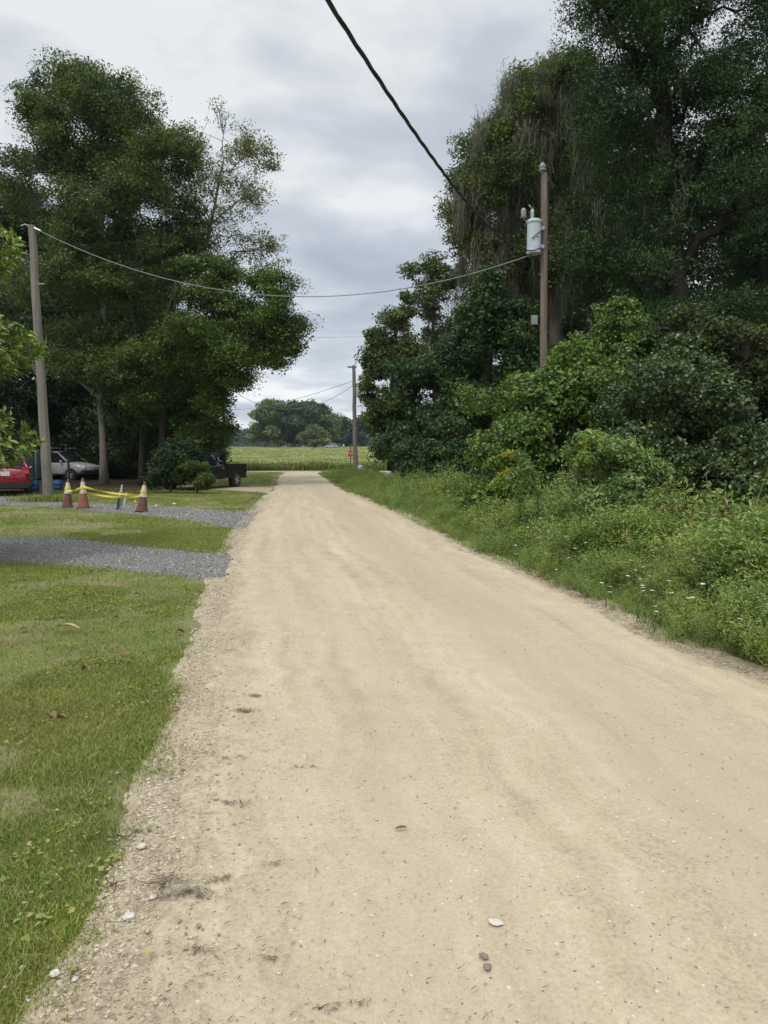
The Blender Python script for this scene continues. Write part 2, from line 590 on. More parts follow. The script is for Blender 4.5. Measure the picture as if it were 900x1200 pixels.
LEAF = {
    'oak': leaf_mat('oak_leaf', [(0.035, 0.061, 0.019), (0.067, 0.109, 0.030), (0.108, 0.162, 0.041), (0.169, 0.217, 0.055)], patch=(0.140, 0.162, 0.041)),
    'deep': leaf_mat('deep_green_leaf', [(0.020, 0.047, 0.016), (0.037, 0.081, 0.026), (0.060, 0.117, 0.033), (0.101, 0.158, 0.044)], rough=0.42, patch=(0.034, 0.082, 0.027)),
    'deepshade': leaf_mat('shade_darkened_leaf', [(0.012, 0.029, 0.010), (0.023, 0.050, 0.016), (0.037, 0.073, 0.020), (0.063, 0.098, 0.027)], rough=0.42, patch=(0.021, 0.051, 0.017)),  # deep green leaf with the gloom under the trees put into its colour
    'bright': leaf_mat('bright_green_leaf', [(0.038, 0.072, 0.015), (0.069, 0.125, 0.023), (0.112, 0.177, 0.032), (0.172, 0.222, 0.046)], rough=0.45, patch=(0.085, 0.111, 0.026)),
    'airy': leaf_mat('airy_olive_leaf', [(0.081, 0.106, 0.033), (0.139, 0.171, 0.049), (0.211, 0.236, 0.073), (0.276, 0.260, 0.098)]),
    'vine': leaf_mat('vine_leaf', [(0.037, 0.078, 0.020), (0.073, 0.146, 0.026), (0.126, 0.215, 0.038), (0.206, 0.289, 0.055)], rough=0.38, spec=0.5, patch=(0.172, 0.243, 0.035), pscale=0.9),
    'vinedark': leaf_mat('blue_green_vine_leaf', [(0.027, 0.058, 0.017), (0.052, 0.096, 0.029), (0.091, 0.141, 0.044), (0.152, 0.200, 0.069)], rough=0.36, spec=0.55, patch=(0.068, 0.093, 0.020), pscale=0.8),
    'pale': leaf_mat('pale_shrub_leaf', [(0.095, 0.169, 0.054), (0.158, 0.260, 0.084), (0.232, 0.329, 0.120), (0.315, 0.380, 0.154)], rough=0.5, patch=(0.210, 0.290, 0.059), pscale=1.2),
    'brown': leaf_mat('browning_leaf', [(0.091, 0.065, 0.029), (0.143, 0.130, 0.039), (0.208, 0.182, 0.065), (0.117, 0.156, 0.046)], patch=(0.078, 0.130, 0.039), pscale=1.0),
    'tangle': leaf_mat('tangled_twig_leaf', [(0.043, 0.039, 0.016), (0.067, 0.079, 0.021), (0.097, 0.110, 0.036), (0.055, 0.094, 0.025)], patch=(0.036, 0.079, 0.021), pscale=1.0),
    'magnolia': leaf_mat('magnolia_leaf', [(0.145, 0.224, 0.039), (0.227, 0.323, 0.054), (0.328, 0.420, 0.078), (0.452, 0.498, 0.128)], rough=0.28, spec=0.6, trans=0.15),
    'far': leaf_mat('far_oak_leaf', [(0.087, 0.128, 0.054), (0.134, 0.187, 0.076), (0.197, 0.244, 0.092)], patch=(0.221, 0.257, 0.099), pscale=0.12),
    'fardark': leaf_mat('far_dark_leaf', [(0.036, 0.072, 0.039), (0.062, 0.103, 0.056), (0.091, 0.138, 0.073)]),
    'weed': leaf_mat('weed_leaf', [(0.088, 0.170, 0.038), (0.149, 0.263, 0.057), (0.221, 0.343, 0.078), (0.320, 0.433, 0.120), (0.183, 0.296, 0.065), (0.395, 0.308, 0.152), (0.247, 0.365, 0.087)], rough=0.5, trans=0.22, patch=(0.285, 0.318, 0.097), pscale=0.9, vary=0.55),
    'moss': leaf_mat('spanish_moss', [(0.14, 0.145, 0.108), (0.22, 0.225, 0.172), (0.32, 0.32, 0.255)], rough=0.95, spec=0.05, trans=0.2),
    'grass': leaf_mat('grass_blade', [(0.123, 0.182, 0.039), (0.183, 0.259, 0.052), (0.254, 0.329, 0.072), (0.332, 0.372, 0.106), (0.298, 0.337, 0.081), (0.473, 0.358, 0.187)], rough=0.55, trans=0.3, patch=(0.324, 0.302, 0.105), pscale=0.55, vary=0.35),
    'crop': leaf_mat('crop_leaf', [(0.172, 0.233, 0.089), (0.289, 0.348, 0.126), (0.404, 0.448, 0.188), (0.520, 0.486, 0.281)], trans=0.25, patch=(0.461, 0.426, 0.250), pscale=0.06),
    'headland': leaf_mat('headland_weed', [(0.113, 0.158, 0.045), (0.179, 0.246, 0.062), (0.269, 0.314, 0.090), (0.224, 0.169, 0.090)]),
}
M['flower'] = plain('white_petal', (0.8, 0.8, 0.78), 0.6, var=0.03)
M['flowereye'] = plain('yellow_flower_eye', (0.55, 0.38, 0.04), 0.7)
M['stalk'] = plain('green_stalk', (0.07, 0.10, 0.03), 0.7)
M['goldflower'] = leaf_mat('yellow_flower', [(0.30, 0.30, 0.04), (0.42, 0.40, 0.05), (0.5, 0.46, 0.08)])

# ------------------------------------------------------------------ ground, roads (structure)
def pix_edges(pts):
    g = np.array([G(u, v) for u, v in pts])
    o = np.argsort(g[:, 1])
    return g[o, 1], g[o, 0]


LY, LX = pix_edges([(330, 556), (326, 562), (322, 572), (303, 600), (284, 626), (272, 660), (262, 720), (252, 820), (226, 960), (189, 1100), (159, 1200)])
RY, RX = pix_edges([(372, 555), (383, 562), (400, 574), (430, 587), (470, 605), (560, 651), (680, 702), (760, 748), (900, 800)])


def XL(y):
    return np.where(np.asarray(y) < LY[0], LX[0] + (np.asarray(y) - LY[0]) * -0.12, np.interp(y, LY, LX))


def XR(y):
    y = np.asarray(y, float)
    return np.where(y < RY[0], RX[0] + (y - RY[0]) * -0.12, np.interp(y, RY, RX))


xs = np.unique(np.concatenate([-np.geomspace(0.5, 2500, 90), [0], np.geomspace(0.5, 2500, 90)]))
ys = np.unique(np.concatenate([np.linspace(-60, 0, 30), np.geomspace(0.5, 3500, 170)]))
XX, YY = np.meshgrid(xs, ys)
ZZ = hz(XX, YY)
near = np.clip(1 - YY / 40, 0, 1) * (np.abs(XX) < 25)
V = np.stack([XX, YY, ZZ], -1).reshape(-1, 3)
nx, ny = len(xs), len(ys)
ii, jj = np.meshgrid(np.arange(nx - 1), np.arange(ny - 1))
a = (jj * nx + ii).ravel()
gq = np.stack([a, a + 1, a + nx + 1, a + nx], 1)
tag(Geo().add(V, gq).build('ground', M['ground']), 'green and brown grassy earth under the whole place', 'ground', kind='structure')


def strip(name, left, right, ncross, mat, z0, label, edge=0.02, attr=True, bump=0.0, jag=0.0, seed=1, kind='structure', cat='road'):
    """a sheet between two polylines (N,2 each), with ragged edges, its rim sunk to the ground"""
    left, right = np.asarray(left, float), np.asarray(right, float)
    n = len(left)
    t = np.linspace(0, 1, ncross)
    if jag:
        d = right - left
        ln = np.linalg.norm(d, axis=1)[:, None] + 1e-6
        d = d / ln
        def jg(p, s):
            return ((fbm(p[:, 0], p[:, 1], 0.7, s, 3) - 0.5) * 2.0 * jag + (fbm(p[:, 0], p[:, 1], 5.0, s + 3, 3) - 0.5) * 0.9 * jag)[:, None]
        left = left + d * jg(left, seed)
        right = right + d * jg(right, seed + 9)
    pts = left[:, None, :] * (1 - t)[None, :, None] + right[:, None, :] * t[None, :, None]
    z = np.full((n, ncross), z0)
    if bump:
        z += (fbm(pts[..., 0], pts[..., 1], 1.1, seed + 5, 4) - 0.5) * bump + (fbm(pts[..., 0], pts[..., 1], 9, seed + 6, 2) - 0.5) * bump * 0.3
        z -= bump * 0.45 * (np.exp(-((t - 0.27) / 0.07) ** 2) + np.exp(-((t - 0.68) / 0.09) ** 2))[None, :]
    z = np.maximum(z, 0.003)
    z[:, 0] = 0.002
    z[:, -1] = 0.002
    z = z + hz(pts[..., 0], pts[..., 1])
    V = np.concatenate([pts, z[..., None]], -1).reshape(-1, 3)
    ii, jj = np.meshgrid(np.arange(ncross - 1), np.arange(n - 1))
    a = (jj * ncross + ii).ravel()
    o = Geo().add(V, np.stack([a, a + 1, a + ncross + 1, a + ncross], 1)).build(name, mat, smooth=True)
    if attr:
        at = o.data.attributes.new('across', 'FLOAT', 'POINT')
        at.data.foreach_set('value', np.tile(t, n).astype(np.float32))
    return tag(o, label, cat, kind=kind)


ry = np.concatenate([np.linspace(-8, 1.0, 40), np.geomspace(1.03, 63.5, 460)])
L = np.stack([XL(ry), ry], 1)
Rr = np.stack([XR(ry), ry], 1)
flare = np.clip((ry - 57) / 6, 0, 1) ** 2
L[:, 0] -= flare * 3.0
Rr[:, 0] += flare * 2.0
strip('dirt_road', L, Rr, 64, M['road'], 0.03, 'pale tan sandy dirt road running away to the field', jag=0.20, bump=0.03, seed=3)
# stony shoulder beside the lawn, and a thin ragged one on the weedy side
sy = np.concatenate([np.linspace(-6, 1, 20), np.geomspace(1.05, 30, 260)])
wl = 0.02 + 0.34 * fbm(sy, sy * 0, 0.9, 4) + 0.26 * np.exp(-sy / 4)
strip('road_shoulder', np.stack([XL(sy) - wl, sy], 1), np.stack([XL(sy) + 0.12, sy], 1), 12, M['shoulder'], 0.013, 'stony crumbling edge between the lawn and the dirt road', jag=0.16, seed=21, cat='shoulder')
strip('road_verge', np.stack([XR(sy) - 0.1, sy], 1), np.stack([XR(sy) + 0.35, sy], 1), 8, M['shoulder'], 0.011, 'bare stony strip between the dirt road and the weeds', jag=0.10, seed=41, cat='verge')
cx_ = np.linspace(-90, 70, 160)
strip('cross_road', np.stack([cx_, np.full(160, 61.2)], 1), np.stack([cx_, np.full(160, 65.2)], 1), 8, M['sandlane'], 0.036, 'pale cross road running along the edge of the crop field', jag=0.25, seed=61)


def pix_strip(name, upper, lower, mat, z, label, n=220, ext=None, jag=0.30, seed=5, cat='driveway', nc=14):
    up = np.array([G(u, v)[:2] for u, v in upper])
    lo = np.array([G(u, v)[:2] for u, v in lower])
    if ext is not None:
        up = np.concatenate([[up[0] + ext], up])
        lo = np.concatenate([[lo[0] + ext], lo])
    def rs(p):
        d = np.concatenate([[0], np.cumsum(np.linalg.norm(np.diff(p, axis=0), axis=1))])
        s = np.linspace(0, d[-1], n)
        return np.stack([np.interp(s, d, p[:, 0]), np.interp(s, d, p[:, 1])], 1)
    strip(name, rs(up), rs(lo), nc, mat, z, label, jag=jag, seed=seed, cat=cat)
    return np.concatenate([up, lo[::-1]])


drive_a = pix_strip('gravel_driveway', [(0, 629), (100, 633), (200, 644), (272, 651)], [(0, 657), (100, 665), (180, 671), (262, 679)], M['gravel'], 0.02, 'grey gravel driveway crossing the lawn to the dirt road', ext=np.array([-14, 2.5]))
drive_b = pix_strip('gravel_driveway', [(0, 581), (80, 589), (165, 592), (240, 597), (302, 600)], [(0, 592), (80, 596), (165, 604), (230, 611), (288, 621)], M['gravel'], 0.016, 'second grey gravel driveway running behind the traffic cones', ext=np.array([-16, 3.0]), seed=15)
drive_c = pix_strip('sand_driveway', [(215, 569), (255, 569.5), (290, 571), (322, 571)], [(215, 573), (255, 574.5), (290, 576.5), (316, 577.5)], M['sandlane'], 0.02, 'pale sandy drive beside the black pickup truck', seed=25)

# dark leaf mould under the woods beside the road
fy = np.linspace(3, 60, 90)
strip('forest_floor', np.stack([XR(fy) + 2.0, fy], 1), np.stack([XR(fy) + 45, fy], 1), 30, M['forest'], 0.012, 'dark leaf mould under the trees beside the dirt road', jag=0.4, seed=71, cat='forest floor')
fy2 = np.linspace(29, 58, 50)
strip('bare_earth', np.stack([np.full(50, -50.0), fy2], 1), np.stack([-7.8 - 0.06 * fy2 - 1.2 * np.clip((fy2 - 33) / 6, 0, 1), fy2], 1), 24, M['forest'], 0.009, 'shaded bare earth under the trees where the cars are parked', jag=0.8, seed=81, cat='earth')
xs2 = np.linspace(-200, 200, 60)
fld = strip('field', np.stack([xs2, np.full(60, 66.0)], 1), np.stack([xs2, np.full(60, 300.0)], 1), 80, M['field'], 0.03, 'wide yellow green crop field beyond the cross road', jag=0.5, seed=91, cat='field')

# ------------------------------------------------------------------ foliage machinery
def unit(v):
    return v / (np.linalg.norm(v, axis=-1, keepdims=True) + 1e-9)


def leaf_quads(geo, c, nrm, l, w, rng, fold=0.12, along=None):
    n = len(c)
    nrm = unit(nrm)
    a = rng.normal(size=(n, 3)) if along is None else along + rng.normal(size=(n, 3)) * 0.15
    a = unit(a - (a * nrm).sum(1, keepdims=True) * nrm)
    b = np.cross(nrm, a)
    l = np.broadcast_to(l, (n,))[:, None]
    w = np.broadcast_to(w, (n,))[:, None]
    sh = a * l * 0.08
    v = np.stack([c - a * l * 0.5, c + b * w * 0.5 - sh + nrm * w * fold, c + a * l * 0.5 - nrm * l * fold, c - b * w * 0.5 - sh + nrm * w * fold], 1)
    geo.add(v.reshape(-1, 3), np.arange(n * 4).reshape(-1, 4))


def clump_px(u, v, ru, rv, Y, ry=None):
    c = P(u, v, Y)
    s = Y / 867.0
    rx, rz_ = ru * s, rv * s
    return (c[0], c[1], c[2], rx, ry if ry is not None else (rx + rz_) / 2, rz_)


def sample_clusters(clumps, n, rng, shell=0.45, lump=0.28, sub=None):
    cl = np.array(clumps, float)
    if sub:
        k, f0, f1 = sub[:3]
        out = []
        for c in cl:
            dd = unit(rng.normal(size=(k, 3)) + np.array([0, 0, 0.25]))
            rr = 0.50 + (sub[3] if len(sub) > 3 else 0.42) * rng.random(k)
            f = f0 + (f1 - f0) * rng.random(k)
            for j in range(k):
                out.append([*(c[:3] + dd[j] * rr[j] * c[3:6]), *(c[3:6] * f[j] * np.array([1.1, 1.1, 0.85]))])
        cl = np.array(out)
    wgt = (cl[:, 3] * cl[:, 4] * cl[:, 5]) ** (2 / 3.0)
    idx = rng.choice(len(cl), size=n, p=wgt / wgt.sum())
    d = unit(rng.normal(size=(n, 3)))
    r = shell + (1 - shell) * rng.random(n) ** 0.6
    ph = idx * 1.7
    lf = 1 + lump * (np.sin(d[:, 0] * 5 + ph) * np.sin(d[:, 1] * 5 + 2 * ph) + 0.8 * np.sin(d[:, 2] * 7 + 3 * ph) * np.cos(d[:, 0] * 8 + ph)) + rng.uniform(-0.1, 0.1, n)
    off = d * (r * lf)[:, None] * cl[idx, 3:6]
    return cl[idx, :3] + off, d, idx


def curve_pts(p0, p1, n, rng, wob=0.1, sag=0.0):
    t = np.linspace(0, 1, n)[:, None]
    p0, p1 = np.asarray(p0, float), np.asarray(p1, float)
    ln = np.linalg.norm(p1 - p0)
    w = rng.normal(size=(n, 3)) * wob * ln * (t * (1 - t)) * 1.6
    c = p0 * (1 - t) + p1 * t + w
    c[:, 2] += sag * ln * (t * (1 - t))[:, 0] * 4
    return c


def fast_twigs(geo, p0, p1, r0, r1, rng, nseg=3, wob=0.1):
    """many thin three-sided twigs at once"""
    n = len(p0)
    t = np.linspace(0, 1, nseg + 1)
    ln = np.linalg.norm(p1 - p0, axis=1)[:, None, None]
    pts = p0[:, None] * (1 - t)[None, :, None] + p1[:, None] * t[None, :, None]
    pts = pts + rng.normal(size=pts.shape) * wob * ln * (t * (1 - t))[None, :, None] * 1.5
    ax = unit(p1 - p0)
    a = unit(np.cross(ax, np.where(np.abs(ax[:, 2:3]) < 0.9, [[0, 0, 1.0]], [[1.0, 0, 0]])))
    b = np.cross(ax, a)
    ang = np.arange(3) / 3 * 2 * math.pi
    ring = np.cos(ang)[None, :, None] * a[:, None] + np.sin(ang)[None, :, None] * b[:, None]
    rad = (np.asarray(r0)[:, None] * (1 - t) + np.asarray(r1)[:, None] * t)
    v = pts[:, :, None] + rad[:, :, None, None] * ring[:, None]
    idx = np.arange(n * (nseg + 1) * 3).reshape(n, nseg + 1, 3)
    q = np.stack([idx[:, :-1], np.roll(idx, -1, 2)[:, :-1], np.roll(idx, -1, 2)[:, 1:], idx[:, 1:]], -1)
    geo.add(v.reshape(-1, 3), q.reshape(-1, 4))


def make_tree(name, label, cat, base, trunks, clumps, mat, n_cl, per, leaf, cl_r, seed, group=None, bark='bark', shell=0.4,
              lump=0.28, up=0.6, twigs=0.35, moss=None, flat=0.55, limb_r=0.45, trunk_label=None, part='crown', outward=0.4, vines=None, sub=(8, 0.30, 0.50)):
    """trunks: list of (point list, radius bottom, radius top), world coords; clumps: world ellipsoids"""
    rng = np.random.default_rng(seed)
    base = np.asarray(base, float)
    t = thing(name, label, cat, base, group=group)
    wood = Geo()
    tops = []
    for pts, r0, r1 in trunks:
        pts = np.asarray(pts, float) - base
        m = 14
        d = np.linspace(0, len(pts) - 1, m)
        pp = np.stack([np.interp(d, np.arange(len(pts)), pts[:, k]) for k in range(3)], 1)
        s = np.linspace(0, 1, m)
        pp[1:, :2] += rng.normal(size=(m - 1, 2)) * r0 * 0.22
        rad = r0 + (r1 - r0) * s
        rad[0] *= 1.45
        rad[1] *= 1.1
        rad *= 1 + rng.normal(size=m) * 0.04
        pp[0, 2] -= 0.06
        wood.tube(pp, rad, 10)
        tops.append((pp, rad))
    cl = np.array(clumps, float)
    cl[:, :3] -= base
    limb_pts, limb_rad = [], []
    for c in cl:
        # start from the trunk whose line passes nearest, somewhat below the clump
        best = None
        for pp, rad in tops:
            k = len(pp) - 1
            zc_ = c[2] - 0.8 * np.linalg.norm(pp[-1, :2] - c[:2]) - 0.2 * c[5]
            k = int(np.clip(np.searchsorted(pp[:, 2], zc_), 2, len(pp) - 1))
            dd = np.linalg.norm(pp[k] - c[:3])
            if best is None or dd < best[0]:
                best = (dd, pp[k], rad[k])
        lp = curve_pts(best[1], c[:3] + np.array([0, 0, c[5] * 0.35]), 9, rng, 0.10, 0.05)
        lr = np.linspace(best[2] * limb_r * 1.5, max(0.02, best[2] * 0.18), 9)
        wood.tube(lp, lr, 7)
        limb_pts.append(lp)
        limb_rad.append(lr)
        for _ in range(3):
            d = unit(rng.normal(size=3)) * c[3:6] * 0.75
            d[2] = abs(d[2]) * (0.6 if rng.random() > 0.25 else -0.5)
            k = rng.integers(3, 8)
            sp_ = curve_pts(lp[k], c[:3] + d, 6, rng, 0.12, 0.04)
            wood.tube(sp_, np.linspace(lr[k] * 0.7, 0.012, 6), 5)
            limb_pts.append(sp_)
            limb_rad.append(np.linspace(lr[k] * 0.7, 0.012, 6))
    LP = np.concatenate(limb_pts)
    LR = np.concatenate(limb_rad)
    pos, d, idx = sample_clusters(cl, n_cl, rng, shell, lump, sub)
    pos[:, 2] = np.maximum(pos[:, 2], 0.12)
    # twigs to a share of the clusters
    k = int(n_cl * twigs)
    if k:
        tp = pos[:k]
        dist = ((tp[:, None] - LP[None]) ** 2).sum(-1)
        j = dist.argmin(1)
        fast_twigs(wood, LP[j], tp, np.minimum(LR[j] * 0.5, 0.03) + 0.004, np.full(k, 0.004), rng)
    wood.build('trunk', M[bark], t, smooth=True)
    # leaves
    lv = Geo()
    m = rng.poisson(per, n_cl)
    rep = np.repeat(np.arange(n_cl), m)
    csz = cl_r * (0.55 + 0.8 * rng.random(n_cl))
    off = unit(rng.normal(size=(len(rep), 3))) * (rng.random(len(rep)) ** 0.45 * 1.55 * csz[rep])[:, None] * np.array([1, 1, flat])
    c = pos[rep] + off
    c[:, 2] = np.maximum(c[:, 2], 0.05)
    nrm = rng.normal(size=c.shape) * 0.75 + np.array([0, 0, up]) + d[rep] * outward
    sz = leaf[0] * (0.6 + 0.7 * rng.random(len(rep))) * (0.75 + 0.65 * rng.random(n_cl))[rep]
    leaf_quads(lv, c, nrm, sz, sz * leaf[1], rng)
    lv.build(part, LEAF[mat], t)
    if moss:
        mg = Geo()
        n_m, lmin, lmax, per_m, sel = moss
        mp, _, mi = sample_clusters([cl[i] for i in sel], n_m, rng, 0.3, 0.2)
        for p in mp:
            ln = lmin + (lmax - lmin) * rng.random() ** 1.5
            ns = int(per_m * (0.5 + rng.random()))
            w = 0.10 + 0.16 * rng.random()
            q0 = p + rng.normal(size=(ns, 3)) * np.array([w, w, 0.22])
            l = ln * (0.15 + 0.85 * rng.random(ns) ** 1.6)
            seg = 5
            tt = np.linspace(0, 1, seg + 1)
            P_ = q0[:, None] + np.zeros((1, seg + 1, 3))
            P_[:, :, 2] -= l[:, None] * tt
            # strands draw together towards the tip
            cen = np.array([p[0], p[1]])
            P_[:, :, :2] += (cen - P_[:, :, :2]) * (tt ** 0.8 * 0.6)[None, :, None]
            P_[:, 1:, :2] += np.cumsum(rng.normal(size=P_[:, 1:, :2].shape) * 0.045, axis=1) + (rng.normal(size=(1, seg, 2)) * 0.05).cumsum(1)
            P_[:, 1:, 2] += rng.normal(size=P_[:, 1:, 2].shape) * 0.05
            wd = (0.006 + 0.009 * rng.random(ns))[:, None] * (1.0 - 0.75 * tt)[None]
            a_ = rng.random(ns) * math.pi
            side = np.stack([np.cos(a_), np.sin(a_), a_ * 0], 1)[:, None]
            Lf, Rt = P_ - side * wd[..., None], P_ + side * wd[..., None]
            v = np.stack([Lf, Rt], 2)
            idx_ = np.arange(ns * (seg + 1) * 2).reshape(ns, seg + 1, 2)
            qq = np.stack([idx_[:, :-1, 0], idx_[:, :-1, 1], idx_[:, 1:, 1], idx_[:, 1:, 0]], -1)
            mg.add(v.reshape(-1, 3), qq.reshape(-1, 4))
        mg.build('hanging_moss', LEAF['moss'], t)
    if vines:
        vg = Geo()
        vcl, nv, vper, vleaf = vines
        vc = np.array(vcl, float)
        vc[:, :3] -= base
        pos, d, idx = sample_clusters(vc, nv, rng, 0.75, 0.3)
        m = rng.poisson(vper, nv)
        rep = np.repeat(np.arange(nv), m)
        c = pos[rep] + rng.normal(size=(len(rep), 3)) * 0.22
        c[:, 2] = np.maximum(c[:, 2], 0.05)
        nrm = rng.normal(size=c.shape) * 0.5 + np.array([0, 0, .5]) + d[rep] * 0.9
        sz = vleaf * (0.6 + 0.8 * rng.random(len(rep)))
        leaf_quads(vg, c, nrm, sz, sz * 0.8, rng)
        vg.build('climbing_vine', LEAF['vine'], t)
    return t


def gp(u, v):
    return G(u, v)


def trunk_px(u0, v0, Y, pts):
    """trunk points at distance Y: first on the ground, then pixels"""
    g = P(u0, v0, Y)
    g[2] = float(hz(g[0], Y))
    return [g] + [P(u, v, Y + dy) for u, v, dy in pts]

# ------------------------------------------------------------------ trees beside the lawn
TL = 'trees by the parked cars'
tp = trunk_px(122, 567, 38, [(118, 470, 0), (122, 380, .3), (118, 250, .5), (120, 150, .5)])
make_tree('oak_tree', 'tall dense oak with a pale straight trunk behind the traffic cones', 'tree', tp[0], [(tp, 0.19, 0.09)],
          [clump_px(92, 148, 60, 54, 38, 3.0), clump_px(150, 150, 62, 62, 38.5, 3), clump_px(185, 205, 52, 58, 38, 2.6), clump_px(55, 215, 55, 60, 38.5, 2.8),
           clump_px(120, 240, 75, 60, 37.5, 3), clump_px(98, 106, 28, 28, 38, 1.4), clump_px(158, 122, 30, 30, 38, 1.5), clump_px(50, 130, 24, 36, 38, 1.4), clump_px(215, 180, 25, 30, 38, 1.3),
           clump_px(95, 330, 95, 60, 38, 3.2), clump_px(185, 310, 60, 55, 39, 3), clump_px(60, 420, 80, 55, 39, 3), clump_px(150, 420, 70, 50, 38.5, 2.5)],
          'oak', 3800, 66, (0.12, 0.5), 0.40, 11, group=TL, bark='palebark', shell=0.2, lump=0.36, sub=(12, 0.26, 0.47))
tp = trunk_px(206, 572, 41, [(210, 450, 0), (222, 360, .2), (245, 270, .3), (262, 190, .4)])
tp2 = trunk_px(206, 572, 41, [(206, 440, 0), (200, 330, .2), (215, 250, .3)])
make_tree('airy_tree', 'thin airy tree with sparse olive leaves and bare branches showing sky', 'tree', tp[0], [(tp, 0.20, 0.05), (tp2, .16, .05)],
          [clump_px(262, 175, 42, 48, 41, 1.9), clump_px(295, 195, 34, 42, 41, 1.7), clump_px(240, 230, 38, 50, 41, 1.8), clump_px(288, 245, 40, 38, 41, 1.8), clump_px(262, 290, 48, 40, 41, 2.0), clump_px(306, 300, 34, 24, 41, 1.4)],
          'airy', 900, 16, (0.12, 0.5), 0.32, 12, group=TL, bark='palebark', shell=0.2, twigs=0.95, limb_r=0.4)
tp = trunk_px(188, 575, 36.5, [(190, 480, 0), (186, 400, .2), (205, 330, .3)])
tp2 = trunk_px(168, 574, 37, [(166, 480, 0), (160, 400, .2), (150, 330, .3)])
tp3 = trunk_px(203, 574, 37.5, [(207, 500, 0), (225, 440, .2), (262, 400, .3)])
make_tree('spreading_tree', 'spreading bright green tree leaning over the black pickup truck', 'tree', tp[0], [(tp, 0.20, 0.09), (tp2, 0.17, .08), (tp3, .16, .07)],
          [clump_px(300, 395, 52, 40, 36, 2.2), clump_px(325, 370, 30, 30, 36, 1.3), clump_px(330, 410, 24, 24, 36, 1.1), clump_px(255, 375, 58, 45, 36, 2.4), clump_px(210, 415, 62, 45, 36.5, 2.4),
           clump_px(270, 432, 48, 26, 36, 1.8), clump_px(318, 332, 32, 24, 36.5, 1.2), clump_px(232, 470, 40, 34, 37, 1.8), clump_px(150, 450, 60, 50, 37, 2.2), clump_px(242, 322, 40, 30, 37, 1.5), clump_px(240, 510, 30, 30, 37.5, 1.4)],
          'bright', 2700, 60, (0.12, 0.55), 0.40, 13, group=TL, bark='darkbark', shell=0.25, up=0.8, sub=(11, 0.32, 0.52))
tp = trunk_px(230, 578, 29.6, [(231, 560, 0), (233, 545, 0)])
make_tree('roadside_bush', 'round leafy bush hiding the cab of the black pickup truck', 'bush', tp[0], [(tp, 0.05, 0.02)],
          [clump_px(231, 554, 11, 14, 29.6, .5), clump_px(219, 558, 12, 14, 29.8, .6), clump_px(239, 563, 8, 9, 29.4, .4)], 'bright', 420, 34, (0.075, 0.6), 0.14, 14, shell=0.5, part='foliage')
tp = trunk_px(170, 573, 38.5, [(172, 520, 0), (176, 480, .1)])
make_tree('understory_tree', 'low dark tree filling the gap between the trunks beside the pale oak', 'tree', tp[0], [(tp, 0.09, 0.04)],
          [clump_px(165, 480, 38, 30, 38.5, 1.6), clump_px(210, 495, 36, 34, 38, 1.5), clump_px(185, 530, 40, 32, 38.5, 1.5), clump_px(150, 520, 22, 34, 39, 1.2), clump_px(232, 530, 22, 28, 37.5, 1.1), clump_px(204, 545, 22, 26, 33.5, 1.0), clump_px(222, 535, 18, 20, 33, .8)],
          'deepshade', 1100, 40, (0.12, 0.55), 0.34, 17, group=TL, bark='darkbark', shell=0.3, sub=(11, 0.34, 0.54))
tp = trunk_px(200, 578, 29.8, [(200, 565, 0), (200, 552, 0)])
make_tree('roadside_bush', 'dark low shrub hiding the hood of the black pickup truck', 'bush', tp[0], [(tp, 0.05, 0.02)],
          [clump_px(199, 556, 17, 18, 29.8, .6), clump_px(184, 564, 13, 12, 30, .5), clump_px(210, 545, 12, 14, 29.9, .5)], 'deepshade', 420, 34, (0.085, 0.6), 0.16, 18, shell=0.4, part='foliage')
# darker trees standing behind the parked cars
tp = trunk_px(60, 560, 52, [(60, 450, 0), (55, 300, .2)])
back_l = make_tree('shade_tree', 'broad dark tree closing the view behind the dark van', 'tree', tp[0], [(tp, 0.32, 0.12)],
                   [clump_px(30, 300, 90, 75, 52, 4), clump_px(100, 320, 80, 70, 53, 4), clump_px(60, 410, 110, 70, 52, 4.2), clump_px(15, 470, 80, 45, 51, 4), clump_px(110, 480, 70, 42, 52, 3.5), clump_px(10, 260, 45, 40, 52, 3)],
                   'deepshade', 2600, 38, (0.22, 0.6), 0.65, 15, group=TL, shell=0.2, sub=(14, 0.36, 0.58))
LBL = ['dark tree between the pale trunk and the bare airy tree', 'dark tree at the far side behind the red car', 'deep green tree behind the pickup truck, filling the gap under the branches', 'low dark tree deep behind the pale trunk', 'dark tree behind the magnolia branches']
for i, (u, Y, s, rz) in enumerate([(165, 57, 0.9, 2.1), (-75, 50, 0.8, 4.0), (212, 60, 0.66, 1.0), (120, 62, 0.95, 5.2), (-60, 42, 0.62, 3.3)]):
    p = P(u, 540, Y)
    dup(back_l, (p[0], p[1], 0), rz, s, LBL[i])
